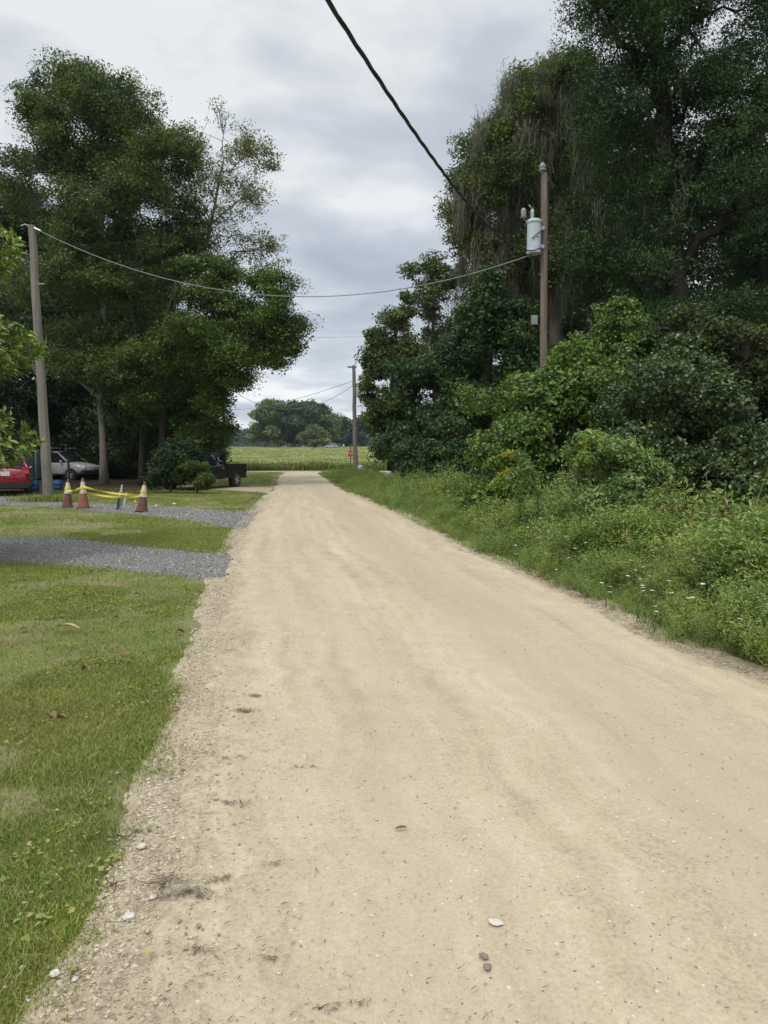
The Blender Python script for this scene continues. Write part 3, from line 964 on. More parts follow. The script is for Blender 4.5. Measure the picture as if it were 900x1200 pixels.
# understory that closes the dark gap below the crowns
tp = trunk_px(150, 566, 47, [(150, 550, 0), (150, 535, .0)])
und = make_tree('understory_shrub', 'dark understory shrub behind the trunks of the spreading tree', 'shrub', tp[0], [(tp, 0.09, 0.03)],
                [clump_px(150, 530, 55, 40, 47, 2.2), clump_px(120, 512, 34, 32, 47, 1.8), clump_px(185, 515, 36, 40, 47.5, 1.8)], 'deepshade', 520, 36, (0.2, 0.6), 0.45, 16, group='dark shrubs under the trees', shell=0.3, part='foliage', sub=(14, 0.36, 0.58))
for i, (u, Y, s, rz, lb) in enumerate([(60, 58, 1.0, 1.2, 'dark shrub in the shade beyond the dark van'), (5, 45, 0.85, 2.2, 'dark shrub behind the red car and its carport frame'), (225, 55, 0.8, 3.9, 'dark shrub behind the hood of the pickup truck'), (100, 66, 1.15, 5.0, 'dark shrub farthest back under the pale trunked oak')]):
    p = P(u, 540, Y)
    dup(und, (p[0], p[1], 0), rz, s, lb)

# magnolia whose branch tips come in beside the pole
def magnolia():
    rng = np.random.default_rng(31)
    base = np.array([P(-120, 700, 10.9)[0], 10.9, 0.0])
    t = thing('magnolia_tree', 'magnolia with glossy yellow green leaves near the weathered pole', 'tree', base)
    wood, lv = Geo(), Geo()
    tr = np.array([[0, 0, -0.05], [0.05, 0, 1.2], [-.05, .05, 2.6], [0, 0, 4.2], [0.05, 0, 5.6]])
    wood.tube(tr, [0.16, 0.13, 0.11, 0.08, 0.04], 10)
    tips = []
    for i in range(2100):
        z = 1.2 + 5.0 * rng.random()
        rmax = 2.15 * math.sqrt(max(0.05, 1 - ((z - 3.0) / 3.6) ** 2)) * (0.80 + 0.22 * math.sin(z * 4.3))
        a_ = rng.random() * 2 * math.pi
        r = rmax * (0.72 + 0.28 * rng.random() ** 0.7)
        tips.append([r * math.cos(a_), r * math.sin(a_), z])
    tips = np.array(tips)
    z0 = np.clip(tips[:, 2] - 0.5 - 0.3 * rng.random(len(tips)), 0.6, 5.4)
    p0 = np.stack([np.interp(z0, tr[:, 2], tr[:, 0]), np.interp(z0, tr[:, 2], tr[:, 1]), z0], 1)
    fast_twigs(wood, p0, tips, np.full(len(tips), 0.022), np.full(len(tips), 0.007), rng, 4, 0.12)
    wood.build('trunk', M['bark'], t, smooth=True)
    for tip, q in zip(tips, p0):
        ax = unit(tip - q + np.array([0, 0, 0.5 * np.linalg.norm(tip - q)]))
        for k in range(rng.integers(9, 15)):
            back = rng.random() * 0.16
            a_ = unit(rng.normal(size=3))
            side = unit(a_ - a_.dot(ax) * ax)
            dirv = unit(side * (0.65 + 0.5 * rng.random()) + ax * (0.35 + 0.55 * rng.random()) - np.array([0, 0, back * 1.2]))
            l = 0.135 * (0.7 + 0.55 * rng.random())
            w = l * 0.42
            nr = unit(np.cross(np.cross(dirv, ax), dirv) + rng.normal(size=3) * 0.15)
            b = np.cross(nr, dirv)
            o = tip - ax * back
            dr = -nr * l * 0.12
            v = [o, o + dirv * l * .3 + b * w * .42 + nr * .012, o + dirv * l * .3, o + dirv * l * .3 - b * w * .42 + nr * .012,
                 o + dirv * l * .68 + b * w * .44 + nr * .012 + dr * .4, o + dirv * l * .68 + dr * .4, o + dirv * l * .68 - b * w * .44 + nr * .012 + dr * .4, o + dirv * l + dr]
            lv.add(v, [[1, 2, 5, 4], [2, 3, 6, 5]], [[0, 2, 1], [0, 3, 2], [4, 5, 7], [5, 6, 7]])
    lv.build('crown', LEAF['magnolia'], t)


magnolia()

# ------------------------------------------------------------------ trees beyond the weedy verge
TR = 'trees beyond the weedy verge'
tp = trunk_px(800, 590, 24, [(800, 420, 0), (790, 250, .3), (770, 90, .5), (765, -60, .5)])
make_tree('oak_tree', 'huge dark oak towering over the vine thickets beside the road', 'tree', tp[0], [(tp, 0.42, 0.16)],
          [clump_px(735, 40, 75, 62, 23.5, 2.4), clump_px(840, 20, 90, 80, 24, 3), clump_px(700, 20, 50, 50, 23, 1.6), clump_px(790, 130, 85, 70, 24, 2.6), clump_px(720, 145, 60, 52, 24, 2.0), clump_px(890, 150, 85, 85, 24, 3),
           clump_px(880, 240, 70, 55, 23.5, 2.4), clump_px(745, 240, 66, 58, 24.5, 2.2), clump_px(930, 330, 80, 70, 23, 2.6), clump_px(740, 335, 58, 46, 24, 2.0), clump_px(795, 380, 55, 30, 23.2, 1.6), clump_px(700, 310, 40, 50, 25, 1.6), clump_px(870, 370, 60, 30, 23, 1.8), clump_px(760, -80, 110, 70, 24, 3), clump_px(900, -100, 120, 80, 25, 3.2)],
          'deep', 5000, 58, (0.085, 0.5), 0.31, 41, group=TR, bark='darkbark', shell=0.2, sub=(15, 0.30, 0.50), moss=(40, 0.6, 1.8, 22, [10, 7]))
tp = trunk_px(655, 560, 30, [(652, 400, 0), (640, 260, .2), (625, 150, .3)])
make_tree('moss_draped_oak', 'tall oak curtained with grey hanging moss behind the transformer pole', 'tree', tp[0], [(tp, 0.34, 0.14)],
          [clump_px(612, 128, 38, 38, 30, 1.5), clump_px(655, 112, 44, 44, 30, 1.7), clump_px(578, 172, 32, 36, 30, 1.3), clump_px(563, 232, 32, 42, 30, 1.4), clump_px(620, 200, 55, 50, 30, 1.8), clump_px(675, 190, 40, 55, 30, 1.6),
           clump_px(545, 270, 24, 26, 30, .9), clump_px(640, 290, 60, 50, 30.5, 1.9), clump_px(690, 300, 40, 50, 31, 1.6), clump_px(590, 300, 48, 40, 30.5, 1.6), clump_px(548, 205, 16, 14, 30, .6), clump_px(632, 88, 22, 16, 30, .8)],
          'oak', 2700, 50, (0.11, 0.55), 0.32, 42, group=TR, shell=0.3, lump=0.4, sub=(9, 0.28, 0.52), moss=(620, 0.3, 2.4, 95, [0, 1, 2, 3, 4, 5, 7, 8, 9]))
tp = trunk_px(572, 560, 27, [(570, 450, 0), (575, 380, .1), (570, 340, .1)])
make_tree('ivy_covered_tree', 'ivy covered tree column standing in front of the moss draped oak', 'tree', tp[0], [(tp, 0.2, 0.1)],
          [clump_px(565, 365, 34, 40, 27, 1.2), clump_px(590, 400, 40, 45, 27, 1.4), clump_px(548, 430, 34, 45, 27, 1.2), clump_px(585, 470, 50, 45, 26.5, 1.5), clump_px(540, 500, 44, 45, 26.5, 1.4), clump_px(625, 440, 40, 50, 27.5, 1.5)],
          'deep', 1500, 36, (0.12, 0.65), 0.27, 43, group=TR, shell=0.6, up=0.5, outward=0.8)
tp = trunk_px(512, 556, 40, [(512, 450, 0), (508, 390, .2), (506, 330, .2)])
make_tree('thin_tree', 'thin sparse tree with bare moss hung twigs against the sky', 'tree', tp[0], [(tp, 0.14, 0.04)],
          [clump_px(500, 320, 30, 22, 40, 1.2), clump_px(525, 325, 26, 24, 40, 1.2), clump_px(515, 355, 30, 30, 40, 1.2), clump_px(490, 355, 18, 20, 40, .9), clump_px(515, 395, 22, 30, 40, 1.0)],
          'oak', 330, 26, (0.15, 0.55), 0.28, 44, group=TR, shell=0.2, twigs=0.9, moss=(40, 0.5, 1.8, 18, [2, 3, 4]))
tp = trunk_px(458, 556, 48, [(458, 480, 0), (462, 420, .2), (466, 380, .2)])
make_tree('vine_hung_tree', 'lowest outermost vine hung tree beside the distant grey pole', 'tree', tp[0], [(tp, 0.24, 0.1)],
          [clump_px(462, 385, 27, 28, 48, 1.6), clump_px(450, 430, 24, 34, 48, 1.7), clump_px(478, 420, 34, 34, 48, 1.9), clump_px(454, 490, 22, 38, 48, 1.6), clump_px(480, 480, 40, 45, 47, 2.2), clump_px(434, 455, 10, 18, 48, .9), clump_px(468, 525, 26, 24, 47, 1.6)],
          'oak', 1350, 36, (0.18, 0.6), 0.36, 45, group=TR, shell=0.45, outward=0.6, moss=(45, 0.6, 2.0, 20, [0, 2]))
tp = trunk_px(508, 562, 36, [(508, 520, 0), (510, 470, .2), (510, 440, .2)])
make_tree('vine_hung_tree', 'leafy tree mantled in vines between the distant pole and the ivy column', 'tree', tp[0], [(tp, 0.18, 0.08)],
          [clump_px(500, 450, 34, 40, 36, 1.6), clump_px(528, 440, 32, 40, 35, 1.5), clump_px(495, 510, 34, 40, 34, 1.6), clump_px(525, 515, 36, 40, 33, 1.5), clump_px(470, 530, 26, 26, 36, 1.4)],
          'deep', 1150, 34, (0.15, 0.65), 0.33, 46, group=TR, shell=0.5, outward=0.7)
# rows standing deeper in the wood
tp = trunk_px(720, 560, 40, [(720, 420, 0), (715, 250, .2)])
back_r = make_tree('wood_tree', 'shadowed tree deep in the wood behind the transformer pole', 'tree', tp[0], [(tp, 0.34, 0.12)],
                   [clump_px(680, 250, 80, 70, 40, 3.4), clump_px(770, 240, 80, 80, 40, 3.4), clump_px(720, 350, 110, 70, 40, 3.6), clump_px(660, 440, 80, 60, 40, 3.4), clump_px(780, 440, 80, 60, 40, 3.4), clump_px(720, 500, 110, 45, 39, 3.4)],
                   'deepshade', 2500, 36, (0.19, 0.6), 0.58, 47, group='trees deep in the wood', shell=0.25, sub=(14, 0.36, 0.58))
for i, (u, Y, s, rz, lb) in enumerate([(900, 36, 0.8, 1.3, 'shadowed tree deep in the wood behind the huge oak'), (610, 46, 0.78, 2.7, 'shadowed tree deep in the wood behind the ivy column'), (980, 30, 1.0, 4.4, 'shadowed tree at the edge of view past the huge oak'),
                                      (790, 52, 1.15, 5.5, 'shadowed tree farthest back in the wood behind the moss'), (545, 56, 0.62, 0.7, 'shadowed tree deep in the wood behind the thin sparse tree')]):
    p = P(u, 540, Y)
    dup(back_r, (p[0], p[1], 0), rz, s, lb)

# thickets of vines and shrubs at the edge of the wood
TH = 'thickets at the edge of the wood'
tp = trunk_px(650, 612, 17.5, [(650, 540, 0), (655, 480, .2)])
make_tree('vine_thicket', 'bright green vine thicket mounded below the transformer pole', 'thicket', tp[0], [(tp, 0.06, 0.03)],
          [clump_px(620, 470, 50, 42, 17.5, 1.0), clump_px(680, 450, 58, 50, 17.5, 1.1), clump_px(600, 530, 48, 55, 17, 1.0), clump_px(660, 530, 66, 60, 17, 1.1), clump_px(740, 420, 55, 55, 18, 1.1), clump_px(590, 585, 38, 30, 16, .8), clump_px(730, 385, 30, 28, 18, .7), clump_px(640, 585, 50, 35, 16.5, .9)],
          'vine', 3800, 25, (0.076, 0.8), 0.16, 51, group=TH, shell=0.5, sub=(20, 0.15, 0.50, 0.66), up=0.55, outward=0.9, twigs=0.12, part='foliage')
tp = trunk_px(800, 625, 14.5, [(800, 540, 0), (800, 470, .2)])
make_tree('vine_thicket', 'blue green vine thicket rising under the huge dark oak', 'thicket', tp[0], [(tp, 0.06, 0.03)],
          [clump_px(790, 480, 62, 55, 14.5, 1.0), clump_px(850, 520, 60, 50, 14.2, 1.0), clump_px(760, 540, 55, 50, 14, .9), clump_px(830, 570, 75, 45, 13.6, .9), clump_px(905, 570, 55, 55, 13.4, .9), clump_px(810, 425, 40, 34, 15.5, .8), clump_px(715, 570, 48, 48, 14.5, .8)],
          'vinedark', 3800, 24, (0.070, 0.8), 0.14, 52, group=TH, shell=0.5, sub=(20, 0.15, 0.50, 0.66), up=0.5, outward=0.9, twigs=0.12, part='foliage')
tp = trunk_px(835, 600, 16.5, [(835, 540, 0), (840, 440, .2)])
make_tree('vine_thicket', 'browning tangle of bare twigs on top of the blue green thicket', 'thicket', tp[0], [(tp, 0.05, 0.02)],
          [clump_px(842, 405, 40, 30, 16.2, .8), clump_px(800, 390, 34, 24, 16.6, .7), clump_px(870, 430, 34, 34, 16.2, .8)],
          'tangle', 620, 14, (0.085, 0.6), 0.2, 53, group=TH, shell=0.5, twigs=0.9, part='foliage')
tp = trunk_px(722, 640, 11.3, [(722, 590, 0), (725, 535, .1)])
make_tree('pale_shrub', 'pale feathery green shrub standing before the vine thickets', 'shrub', tp[0], [(tp, 0.035, 0.015)],
          [clump_px(722, 540, 44, 34, 11.3, .5), clump_px(700, 530, 26, 24, 11.2, .35), clump_px(750, 570, 30, 30, 11.2, .4), clump_px(715, 590, 38, 34, 11.1, .45), clump_px(765, 605, 24, 24, 11, .35)],
          'pale', 900, 24, (0.075, 0.42), 0.105, 54, shell=0.45, up=0.7, twigs=0.4, part='foliage')
tp = trunk_px(860, 660, 9.6, [(860, 640, 0), (862, 620, 0)])
make_tree('bramble', 'yellowing brown bramble at the foot of the blue green thicket', 'bush', tp[0], [(tp, 0.02, 0.01)],
          [clump_px(850, 615, 50, 24, 9.8, .5), clump_px(905, 620, 40, 30, 9.4, .5), clump_px(800, 612, 36, 18, 10.4, .5), clump_px(950, 630, 40, 36, 9.2, .5)],
          'brown', 620, 16, (0.07, 0.7), 0.11, 55, shell=0.5, twigs=0.5, part='foliage')
tp = trunk_px(500, 575, 28, [(500, 560, 0), (502, 540, 0)])
make_tree('verge_shrub', 'dark shrub at the back of the verge by the mailbox', 'shrub', tp[0], [(tp, 0.05, 0.02)],
          [clump_px(505, 545, 34, 28, 28, 1.0), clump_px(545, 548, 34, 34, 25, 1.0), clump_px(480, 540, 24, 22, 30, .8), clump_px(560, 575, 26, 26, 22, .8)], 'deep', 620, 30, (0.12, 0.65), 0.25, 56, group=TH, shell=0.6, outward=0.7, part='foliage')
tp = trunk_px(960, 700, 8.3, [(960, 640, 0), (960, 560, 0)])
make_tree('vine_thicket', 'tall shrub at the end of the thickets nearest the camera side', 'thicket', tp[0], [(tp, 0.04, 0.02)],
          [clump_px(1000, 560, 70, 80, 9.6, .9), clump_px(960, 500, 50, 60, 11, .9), clump_px(1040, 640, 70, 70, 8.6, .8)], 'vinedark', 900, 22, (0.085, 0.8), 0.16, 57, group=TH, shell=0.7, outward=0.9, twigs=.1, part='foliage')

# ------------------------------------------------------------------ far trees beyond the field
FAR = 'trees beyond the crop field'
def far_tree(label, u, vb, Y, cl, mat, n, per, leaf, clr, seed, name='field_oak'):
    b = P(u, vb, Y)
    b[2] = float(hz(b[0], Y))
    top = P(u, cl[0][1] + 10, Y)
    return make_tree(name, label, 'tree', b, [([b, (b + top) / 2, top], Y * 0.0022, Y * 0.0008)], [clump_px(c[0], c[1], c[2], c[3], Y) for c in cl], mat, n, per, (leaf, 0.7), clr, seed, group=FAR, shell=0.5, outward=0.5, twigs=0.0)


far_tree('tall round oak in the middle of the far grove', 345, 523, 292, [(345, 492, 30, 22), (330, 478, 18, 9), (358, 480, 18, 10), (345, 510, 34, 13)], 'fardark', 800, 40, 0.9, 1.6, 61)
far_tree('paler oak on the open field side of the far grove', 312, 523, 285, [(314, 492, 17, 16), (306, 508, 12, 14), (322, 507, 14, 15), (318, 480, 12, 9)], 'far', 520, 38, 0.8, 1.3, 62)
far_tree('pale oak of the far grove on its road side', 380, 523, 296, [(380, 490, 14, 15), (388, 502, 10, 17), (372, 482, 12, 9), (376, 508, 14, 14)], 'far', 520, 38, 0.8, 1.3, 63)
far_tree('small round tree standing before the far grove', 369, 526, 262, [(369, 512, 15, 10), (362, 517, 9, 6), (377, 516, 10, 7), (369, 505, 8, 6)], 'far', 300, 34, 0.7, 1.0, 64, 'round_tree')
far_tree('dim tree past the far grove behind the stop sign', 406, 523, 330, [(405, 505, 10, 18), (414, 498, 10, 20), (396, 514, 8, 9), (425, 505, 14, 18)], 'fardark', 420, 34, 0.9, 1.5, 65)
# far-off treeline along the horizon
rng = np.random.default_rng(77)
tg = Geo()
xx = rng.uniform(-560, 420, 60000)
yy = 720 + rng.uniform(-12, 30, 60000)
top = 15 + 9 * fbm(xx, xx * 0, 0.03, 6, 4)
zz = 3.2 + top * rng.random(60000) ** 0.7
cc = np.stack([xx, yy, zz], 1)
leaf_quads(tg, cc, rng.normal(size=cc.shape) * .6 + np.array([0, -0.5, .5]), 2.6, 2.0, rng)
tag(tg.build('treeline', LEAF['fardark']), 'far off bluish treeline along the horizon beyond the field', 'treeline', kind='stuff')

# ------------------------------------------------------------------ crop field and headland weeds
rng = np.random.default_rng(78)
cg = Geo()


def blades(geo, x, y, z, h, w, rng, lean=0.35, two=True):
    n = len(x)
    a_ = rng.random(n) * 2 * math.pi
    side = np.stack([np.cos(a_), np.sin(a_), np.zeros(n)], 1)
    ld = rng.normal(size=(n, 3)) * lean
    ld[:, 2] = 0
    b = np.stack([x, y, z], 1)
    h, w = np.broadcast_to(h, (n,))[:, None], np.broadcast_to(w, (n,))[:, None]
    upv = np.array([0, 0, 1.0])
    if two:
        m = b + upv * h * 0.55 + ld * h * 0.3
        tp_ = b + upv * h * 0.92 + ld * h * 1.0
        v = np.stack([b - side * w * .5, b + side * w * .5, m + side * w * .42, m - side * w * .42, tp_], 1)
        k = np.arange(n)[:, None] * 5
        geo.add(v.reshape(-1, 3), k + np.array([[0, 1, 2, 3]]), k + np.array([[3, 2, 4]]))
    else:
        tp_ = b + upv * h + ld * h * .8
        v = np.stack([b - side * w * .5, b + side * w * .5, tp_], 1)
        geo.add(v.reshape(-1, 3), None, np.arange(n * 3).reshape(-1, 3))


n = 90000
t_ = rng.random(n)
fy_ = 70 * (300 / 70.0) ** t_
fx_ = rng.uniform(-0.34, 0.06, n) * fy_
dens = fbm(fx_, fy_, 0.05, 8, 3) 
keep = dens > 0.3
fx_, fy_ = fx_[keep], fy_[keep]
blades(cg, fx_, fy_, hz(fx_, fy_), 0.22 + 0.25 * rng.random(len(fx_)), 0.05 + 0.0011 * fy_, rng, 0.4)
tag(cg.build('crop_leaves', LEAF['crop']), 'yellow green crop growing across the wide field', 'crop', kind='stuff')
hg = Geo()
n = 16000
hx = rng.uniform(-34, 8, n)
hy = 66.2 + 4.5 * rng.random(n) ** 1.3
hh = (0.3 + 0.75 * fbm(hx, hy, 0.35, 9, 3)) * (0.6 + 0.6 * rng.random(n))
blades(hg, hx, hy, hz(hx, hy), hh, 0.09, rng, 0.3)
tag(hg.build('headland_weeds', LEAF['headland']), 'tall dark weeds along the edge of the field by the cross road', 'weeds', kind='stuff')

# ------------------------------------------------------------------ lawn
rng = np.random.default_rng(79)
lawn = Geo()


def in_poly(x, y, poly):
    c = np.zeros(len(x), bool)
    j = len(poly) - 1
    for i in range(len(poly)):
        xi, yi = poly[i]
        xj, yj = poly[j]
        m = ((yi > y) != (yj > y)) & (x < (xj - xi) * (y - yi) / (yj - yi + 1e-12) + xi)
        c ^= m
        j = i
    return c


def lawn_mask(x, y, rng):
    edge = XL(y) - x                          # metres from the road edge, positive on the lawn
    ragged = (fbm(x, y, 1.3, 33, 4) - 0.5) * 1.5
    p = np.clip((edge - 0.14 + ragged * 0.45) / 0.34, 0, 1) ** 1.5
    bare = np.clip((fbm(x, y, 0.9, 34, 4) - 0.43) / 0.11, 0.16, 1)
    p = p * bare
    p[in_poly(x, y, drive_a)] *= 0.015 + 0.25 * (fbm(x, y, 1.1, 39, 3)[in_poly(x, y, drive_a)] > 0.66)
    p[in_poly(x, y, drive_b)] *= 0.01
    p[in_poly(x, y, drive_c)] *= 0.02
    p[edge < 0.02] = 0
    return rng.random(len(x)) < p


for (y0, y1, nb, h0, h1, w, two) in ((1.2, 3.2, 95000, .018, .06, .0036, True), (3.2, 5.5, 110000, .02, .06, .0045, True), (5.5, 9, 120000, .02, .055, .0065, True), (9, 16, 110000, .025, .06, .010, False), (16, 32, 100000, .03, .07, .016, False), (32, 61, 70000, .04, .10, .03, False)):
    y = np.sqrt(rng.uniform(y0 * y0, y1 * y1, nb))
    xl = XL(y)
    lo = -0.58 * y - 1.0
    x = lo + (xl - lo + 0.25) * rng.random(nb)
    k = lawn_mask(x, y, rng)
    if y0 >= 32:
        k &= ~((y > 34) & (x < -0.30 * y))
    if y0 >= 16:
        k &= ~((y > 28) & (x < -9.5) & (rng.random(nb) < 0.75))
    x, y = x[k], y[k]
    tall = 0.75 + 0.7 * fbm(x, y, 0.8, 36, 3)
    h = (h0 + (h1 - h0) * rng.random(len(x))) * tall * (0.72 if y0 < 9 else 0.9)
    blades(lawn, x, y, np.zeros(len(x)), h, w * (0.7 + 0.6 * rng.random(len(x))), rng, 0.55, two)
nb = 5200
y = np.sqrt(rng.uniform(1.4, 12.0 ** 2, nb))
x = XL(y) - 0.1 - 5.5 * rng.random(nb) ** 1.2
k = lawn_mask(x, y, rng) & (fbm(x, y, 1.2, 37, 3) > .46)
x, y = x[k], y[k]
rp = np.repeat(np.arange(len(x)), 8)
c_ = np.stack([x[rp] + rng.normal(size=len(rp)) * .028, y[rp] + rng.normal(size=len(rp)) * .028, .016 + .024 * rng.random(len(rp))], 1)
sz_ = .022 * (.6 + .9 * rng.random(len(rp)))
leaf_quads(lawn, c_, rng.normal(size=c_.shape) * .35 + np.array([0, 0, 1.0]), sz_, sz_ * .75, rng)
# taller tuft round the foot of the pole
pb = G(57, 588)
x = pb[0] + rng.normal(size=1500) * 0.55
y = pb[1] - 0.1 + rng.normal(size=1500) * 0.22
blades(lawn, x, y, np.zeros(1500), 0.12 + 0.22 * rng.random(1500), 0.016, rng, 0.5)
tag(lawn.build('lawn_grass', LEAF['grass']), 'short mown grass of the lawn beside the dirt road', 'grass', kind='stuff')

# ------------------------------------------------------------------ weeds on the verge
rng = np.random.default_rng(80)


def weed_proto(rng, kind):
    g = Geo()
    if kind == 'fern':                       # fine compound leaves
        for s in range(rng.integers(3, 6)):
            tipv = np.array([rng.normal() * .28, rng.normal() * .28, 0.75 + 0.35 * rng.random()])
            pts = curve_pts((0, 0, 0), tipv, 5, rng, .08)
            g.tube(pts, np.linspace(.006, .002, 5), 3, caps=False)
            nl = 64
            tt = 0.2 + 0.8 * rng.random(nl) ** .8
            c0 = np.stack([np.interp(tt, np.linspace(0, 1, 5), pts[:, k]) for k in range(3)], 1)
            c0 += rng.normal(size=(nl, 3)) * np.array([.085, .085, .05])
            leaf_quads(g, c0, rng.normal(size=(nl, 3)) * .6 + np.array([0, 0, 1.0]), .078 * (0.6 + .8 * rng.random(nl)), .024, rng)
    elif kind == 'broad':
        for s in range(rng.integers(2, 5)):
            tipv = np.array([rng.normal() * .2, rng.normal() * .2, 0.55 + 0.4 * rng.random()])
            pts = curve_pts((0, 0, 0), tipv, 5, rng, .08)
            g.tube(pts, np.linspace(.007, .003, 5), 3, caps=False)
            nl = 44
            tt = 0.15 + 0.85 * rng.random(nl)
            c0 = np.stack([np.interp(tt, np.linspace(0, 1, 5), pts[:, k]) for k in range(3)], 1) + rng.normal(size=(nl, 3)) * np.array([.08, .08, .03])
            leaf_quads(g, c0, rng.normal(size=(nl, 3)) * .45 + np.array([0, 0, 1.0]), .075 * (0.6 + .7 * rng.random(nl)), .034, rng)
    else:                                    # grass clump
        n = 46
        blades(g, rng.normal(size=n) * .07, rng.normal(size=n) * .07, np.zeros(n), .35 + .55 * rng.random(n), .010, rng, .5)
    v = np.concatenate(g.v)
    q = np.concatenate(g.q)
    t = np.concatenate(g.t) if g.t else np.zeros((0, 3), np.int64)
    return v, q, t


protos = [weed_proto(rng, k) for k in ('fern', 'fern', 'fern', 'broad', 'broad', 'grass', 'grass')]
wg = Geo()


def scatter(geo, proto, x, y, z, s, rng, tilt=0.15):
    v, q, t = proto
    n = len(x)
    if n == 0:
        return
    a_ = rng.random(n) * 2 * math.pi
    c, si = np.cos(a_), np.sin(a_)
    vx = v[None, :, 0] * c[:, None] - v[None, :, 1] * si[:, None]
    vy = v[None, :, 0] * si[:, None] + v[None, :, 1] * c[:, None]
    tl = rng.normal(size=(n, 2)) * tilt
    vz = np.broadcast_to(v[None, :, 2], vx.shape)
    vx = vx + vz * tl[:, :1]
    vy = vy + vz * tl[:, 1:]
    V = np.stack([vx, vy, vz], -1) * np.asarray(s)[:, None, None] + np.stack([x, y, z], 1)[:, None]
    m = v.shape[0]
    k = (np.arange(n) * m)[:, None, None]
    geo.add(V.reshape(-1, 3), (q[None] + k).reshape(-1, 4), (t[None] + k).reshape(-1, 3) if len(t) else None)


def weed_height(d, y):
    far = np.clip((np.asarray(y) - 18.0) / 20.0, 0, 1)
    return np.clip(0.22 + 0.26 * d, 0.10, 0.66) * (1 - 0.40 * far)


wx, wy, ws = [], [], []
for (y0, y1, nb) in ((1.5, 6, 1000), (6, 10, 1700), (10, 17, 2300), (17, 30, 2800), (30, 60, 2800)):
    y = rng.uniform(y0, y1, nb)
    d = 0.12 + 3.3 * rng.random(nb) ** 0.9
    x = XR(y) + d + (fbm(y, y * 0, 0.9, 55, 3) - .5) * .7
    ok = x - XR(y) > 0.05
    d2 = x - XR(y)
    wx.append(x[ok]); wy.append(y[ok]); ws.append((weed_height(d2, y) * (0.15 + 0.3 * rng.random(nb) + 1.25 * np.clip(fbm(x, y, 1.5, 59, 3) * 2.0 - .55, 0, 1.1) + 0.55 * (rng.random(nb) > .97)))[ok])
wx, wy, ws = np.concatenate(wx), np.concatenate(wy), np.concatenate(ws)
kindsel = (fbm(wx, wy, 0.35, 57, 2) * 1.1 + rng.random(len(wx)) * 0.9) / 2 * 6.6 - 0.6
ki = np.clip(kindsel.astype(int), 0, 6)
low = (ws < 0.25) & (rng.random(len(ws)) < .4)
ki[low] = rng.integers(5, 7, low.sum())
for k in range(7):
    m = ki == k
    scatter(wg, protos[k], wx[m], wy[m], np.zeros(m.sum()), ws[m], rng)
# low grass fringe creeping on to the road
for (y0, y1, nb, w) in ((1.5, 8, 9000, .006), (8, 18, 7000, .010), (18, 60, 6000, .02)):
    y = rng.uniform(y0, y1, nb)
    d = np.abs(rng.normal(size=nb)) * 0.55 + (fbm(y, y * 0, 1.2, 58, 3) - 0.42) * 0.8
    k = d > 0
    y, d = y[k], d[k]
    blades(wg, XR(y) + d, y, np.zeros(len(y)), (0.03 + 0.10 * rng.random(len(y))) * np.clip(0.5 + d, 0.4, 1.3), w, rng, .5)
tag(wg.build('verge_weeds', LEAF['weed']), 'dense green weeds and tall grass along the verge of the dirt road', 'weeds', kind='stuff')

# white wildflowers standing in the weeds
fpro = []
for i in range(3):
    s = Geo().tube(curve_pts((0, 0, 0), (.04, .02, .8), 5, rng, .06), np.linspace(.004, .002, 5), 4)
    c = np.array([.04, .02, .80])
    pet, eye = Geo(), Geo()
    npt = 5 + i
    a_ = np.arange(npt * 2) / (npt * 2) * 2 * math.pi
    rr = np.where(np.arange(npt * 2) % 2 == 0, .027, .014)
    ringv = c + np.stack([rr * np.cos(a_), rr * np.sin(a_) * .9, rr * .25 - .25 * np.cos(a_) * 0 + (.35 - .2 * i) * rr * np.sin(a_) * -1], 1)
    pet.add(np.concatenate([[c], ringv]), None, [[0, 1 + j, 1 + (j + 1) % (npt * 2)] for j in range(npt * 2)])
    eye.lathe([(.006, -.002), (.006, .004), (.003, .006)], c, 6)
    fpro.append((s, pet, eye))
FL = 'white wildflowers in the weedy verge'
flow = []
for i, (s, pet, eye) in enumerate(fpro):
    t = thing('wildflower', 'small white wildflower standing in the green weeds of the verge', 'flower', (0, 0, 0), group=FL)
    s.build('stem', M['stalk'], t)
    pet.build('petals', M['flower'], t)
    eye.build('flower_eye', M['flowereye'], t)
    flow.append(t)
spots = []
for u, v, s_ in [(700, 668, 14), (760, 665, 14), (775, 690, 10), (690, 640, 14), (740, 615, 12), (845, 640, 10), (830, 660, 6), (855, 650, 4), (660, 600, 14), (620, 600, 16), (570, 570, 20), (540, 565, 16), (650, 640, 10), (600, 625, 12), (880, 700, 10), (720, 690, 12)]:
    for _ in range(7):
        spots.append((u + rng.normal() * s_ * 2.4, v + rng.normal() * s_ * 1.1))
for i, (u, v) in enumerate(spots):
    # blossoms float at the top of the weeds: find the spot where that sight line is at blossom height
    d = ray(u, v)
    y = None
    for yy_ in np.linspace(4, 36, 330):
        p = P(u, v, yy_)
        dd = p[0] - XR(yy_)
        if dd > 0.1 and p[2] < weed_height(dd, yy_) * 1.0 + 0.07 and p[2] > 0.12:
            y = yy_
            break
    if y is None:
        continue
    p = P(u, v, y)
    src = flow[i % 3]
    sc_ = float(np.clip(p[2] / .8, .25, 1.6))
    if i < 3:
        src.location = (p[0], p[1], 0)
        src.rotation_euler = (0, 0, rng.random() * 6)
        src.scale = (max(1.0, sc_), max(1.0, sc_), sc_)
    else:
        dup(src, (p[0], p[1], 0), rng.random() * 6, (max(1.0, sc_), max(1.0, sc_), sc_))

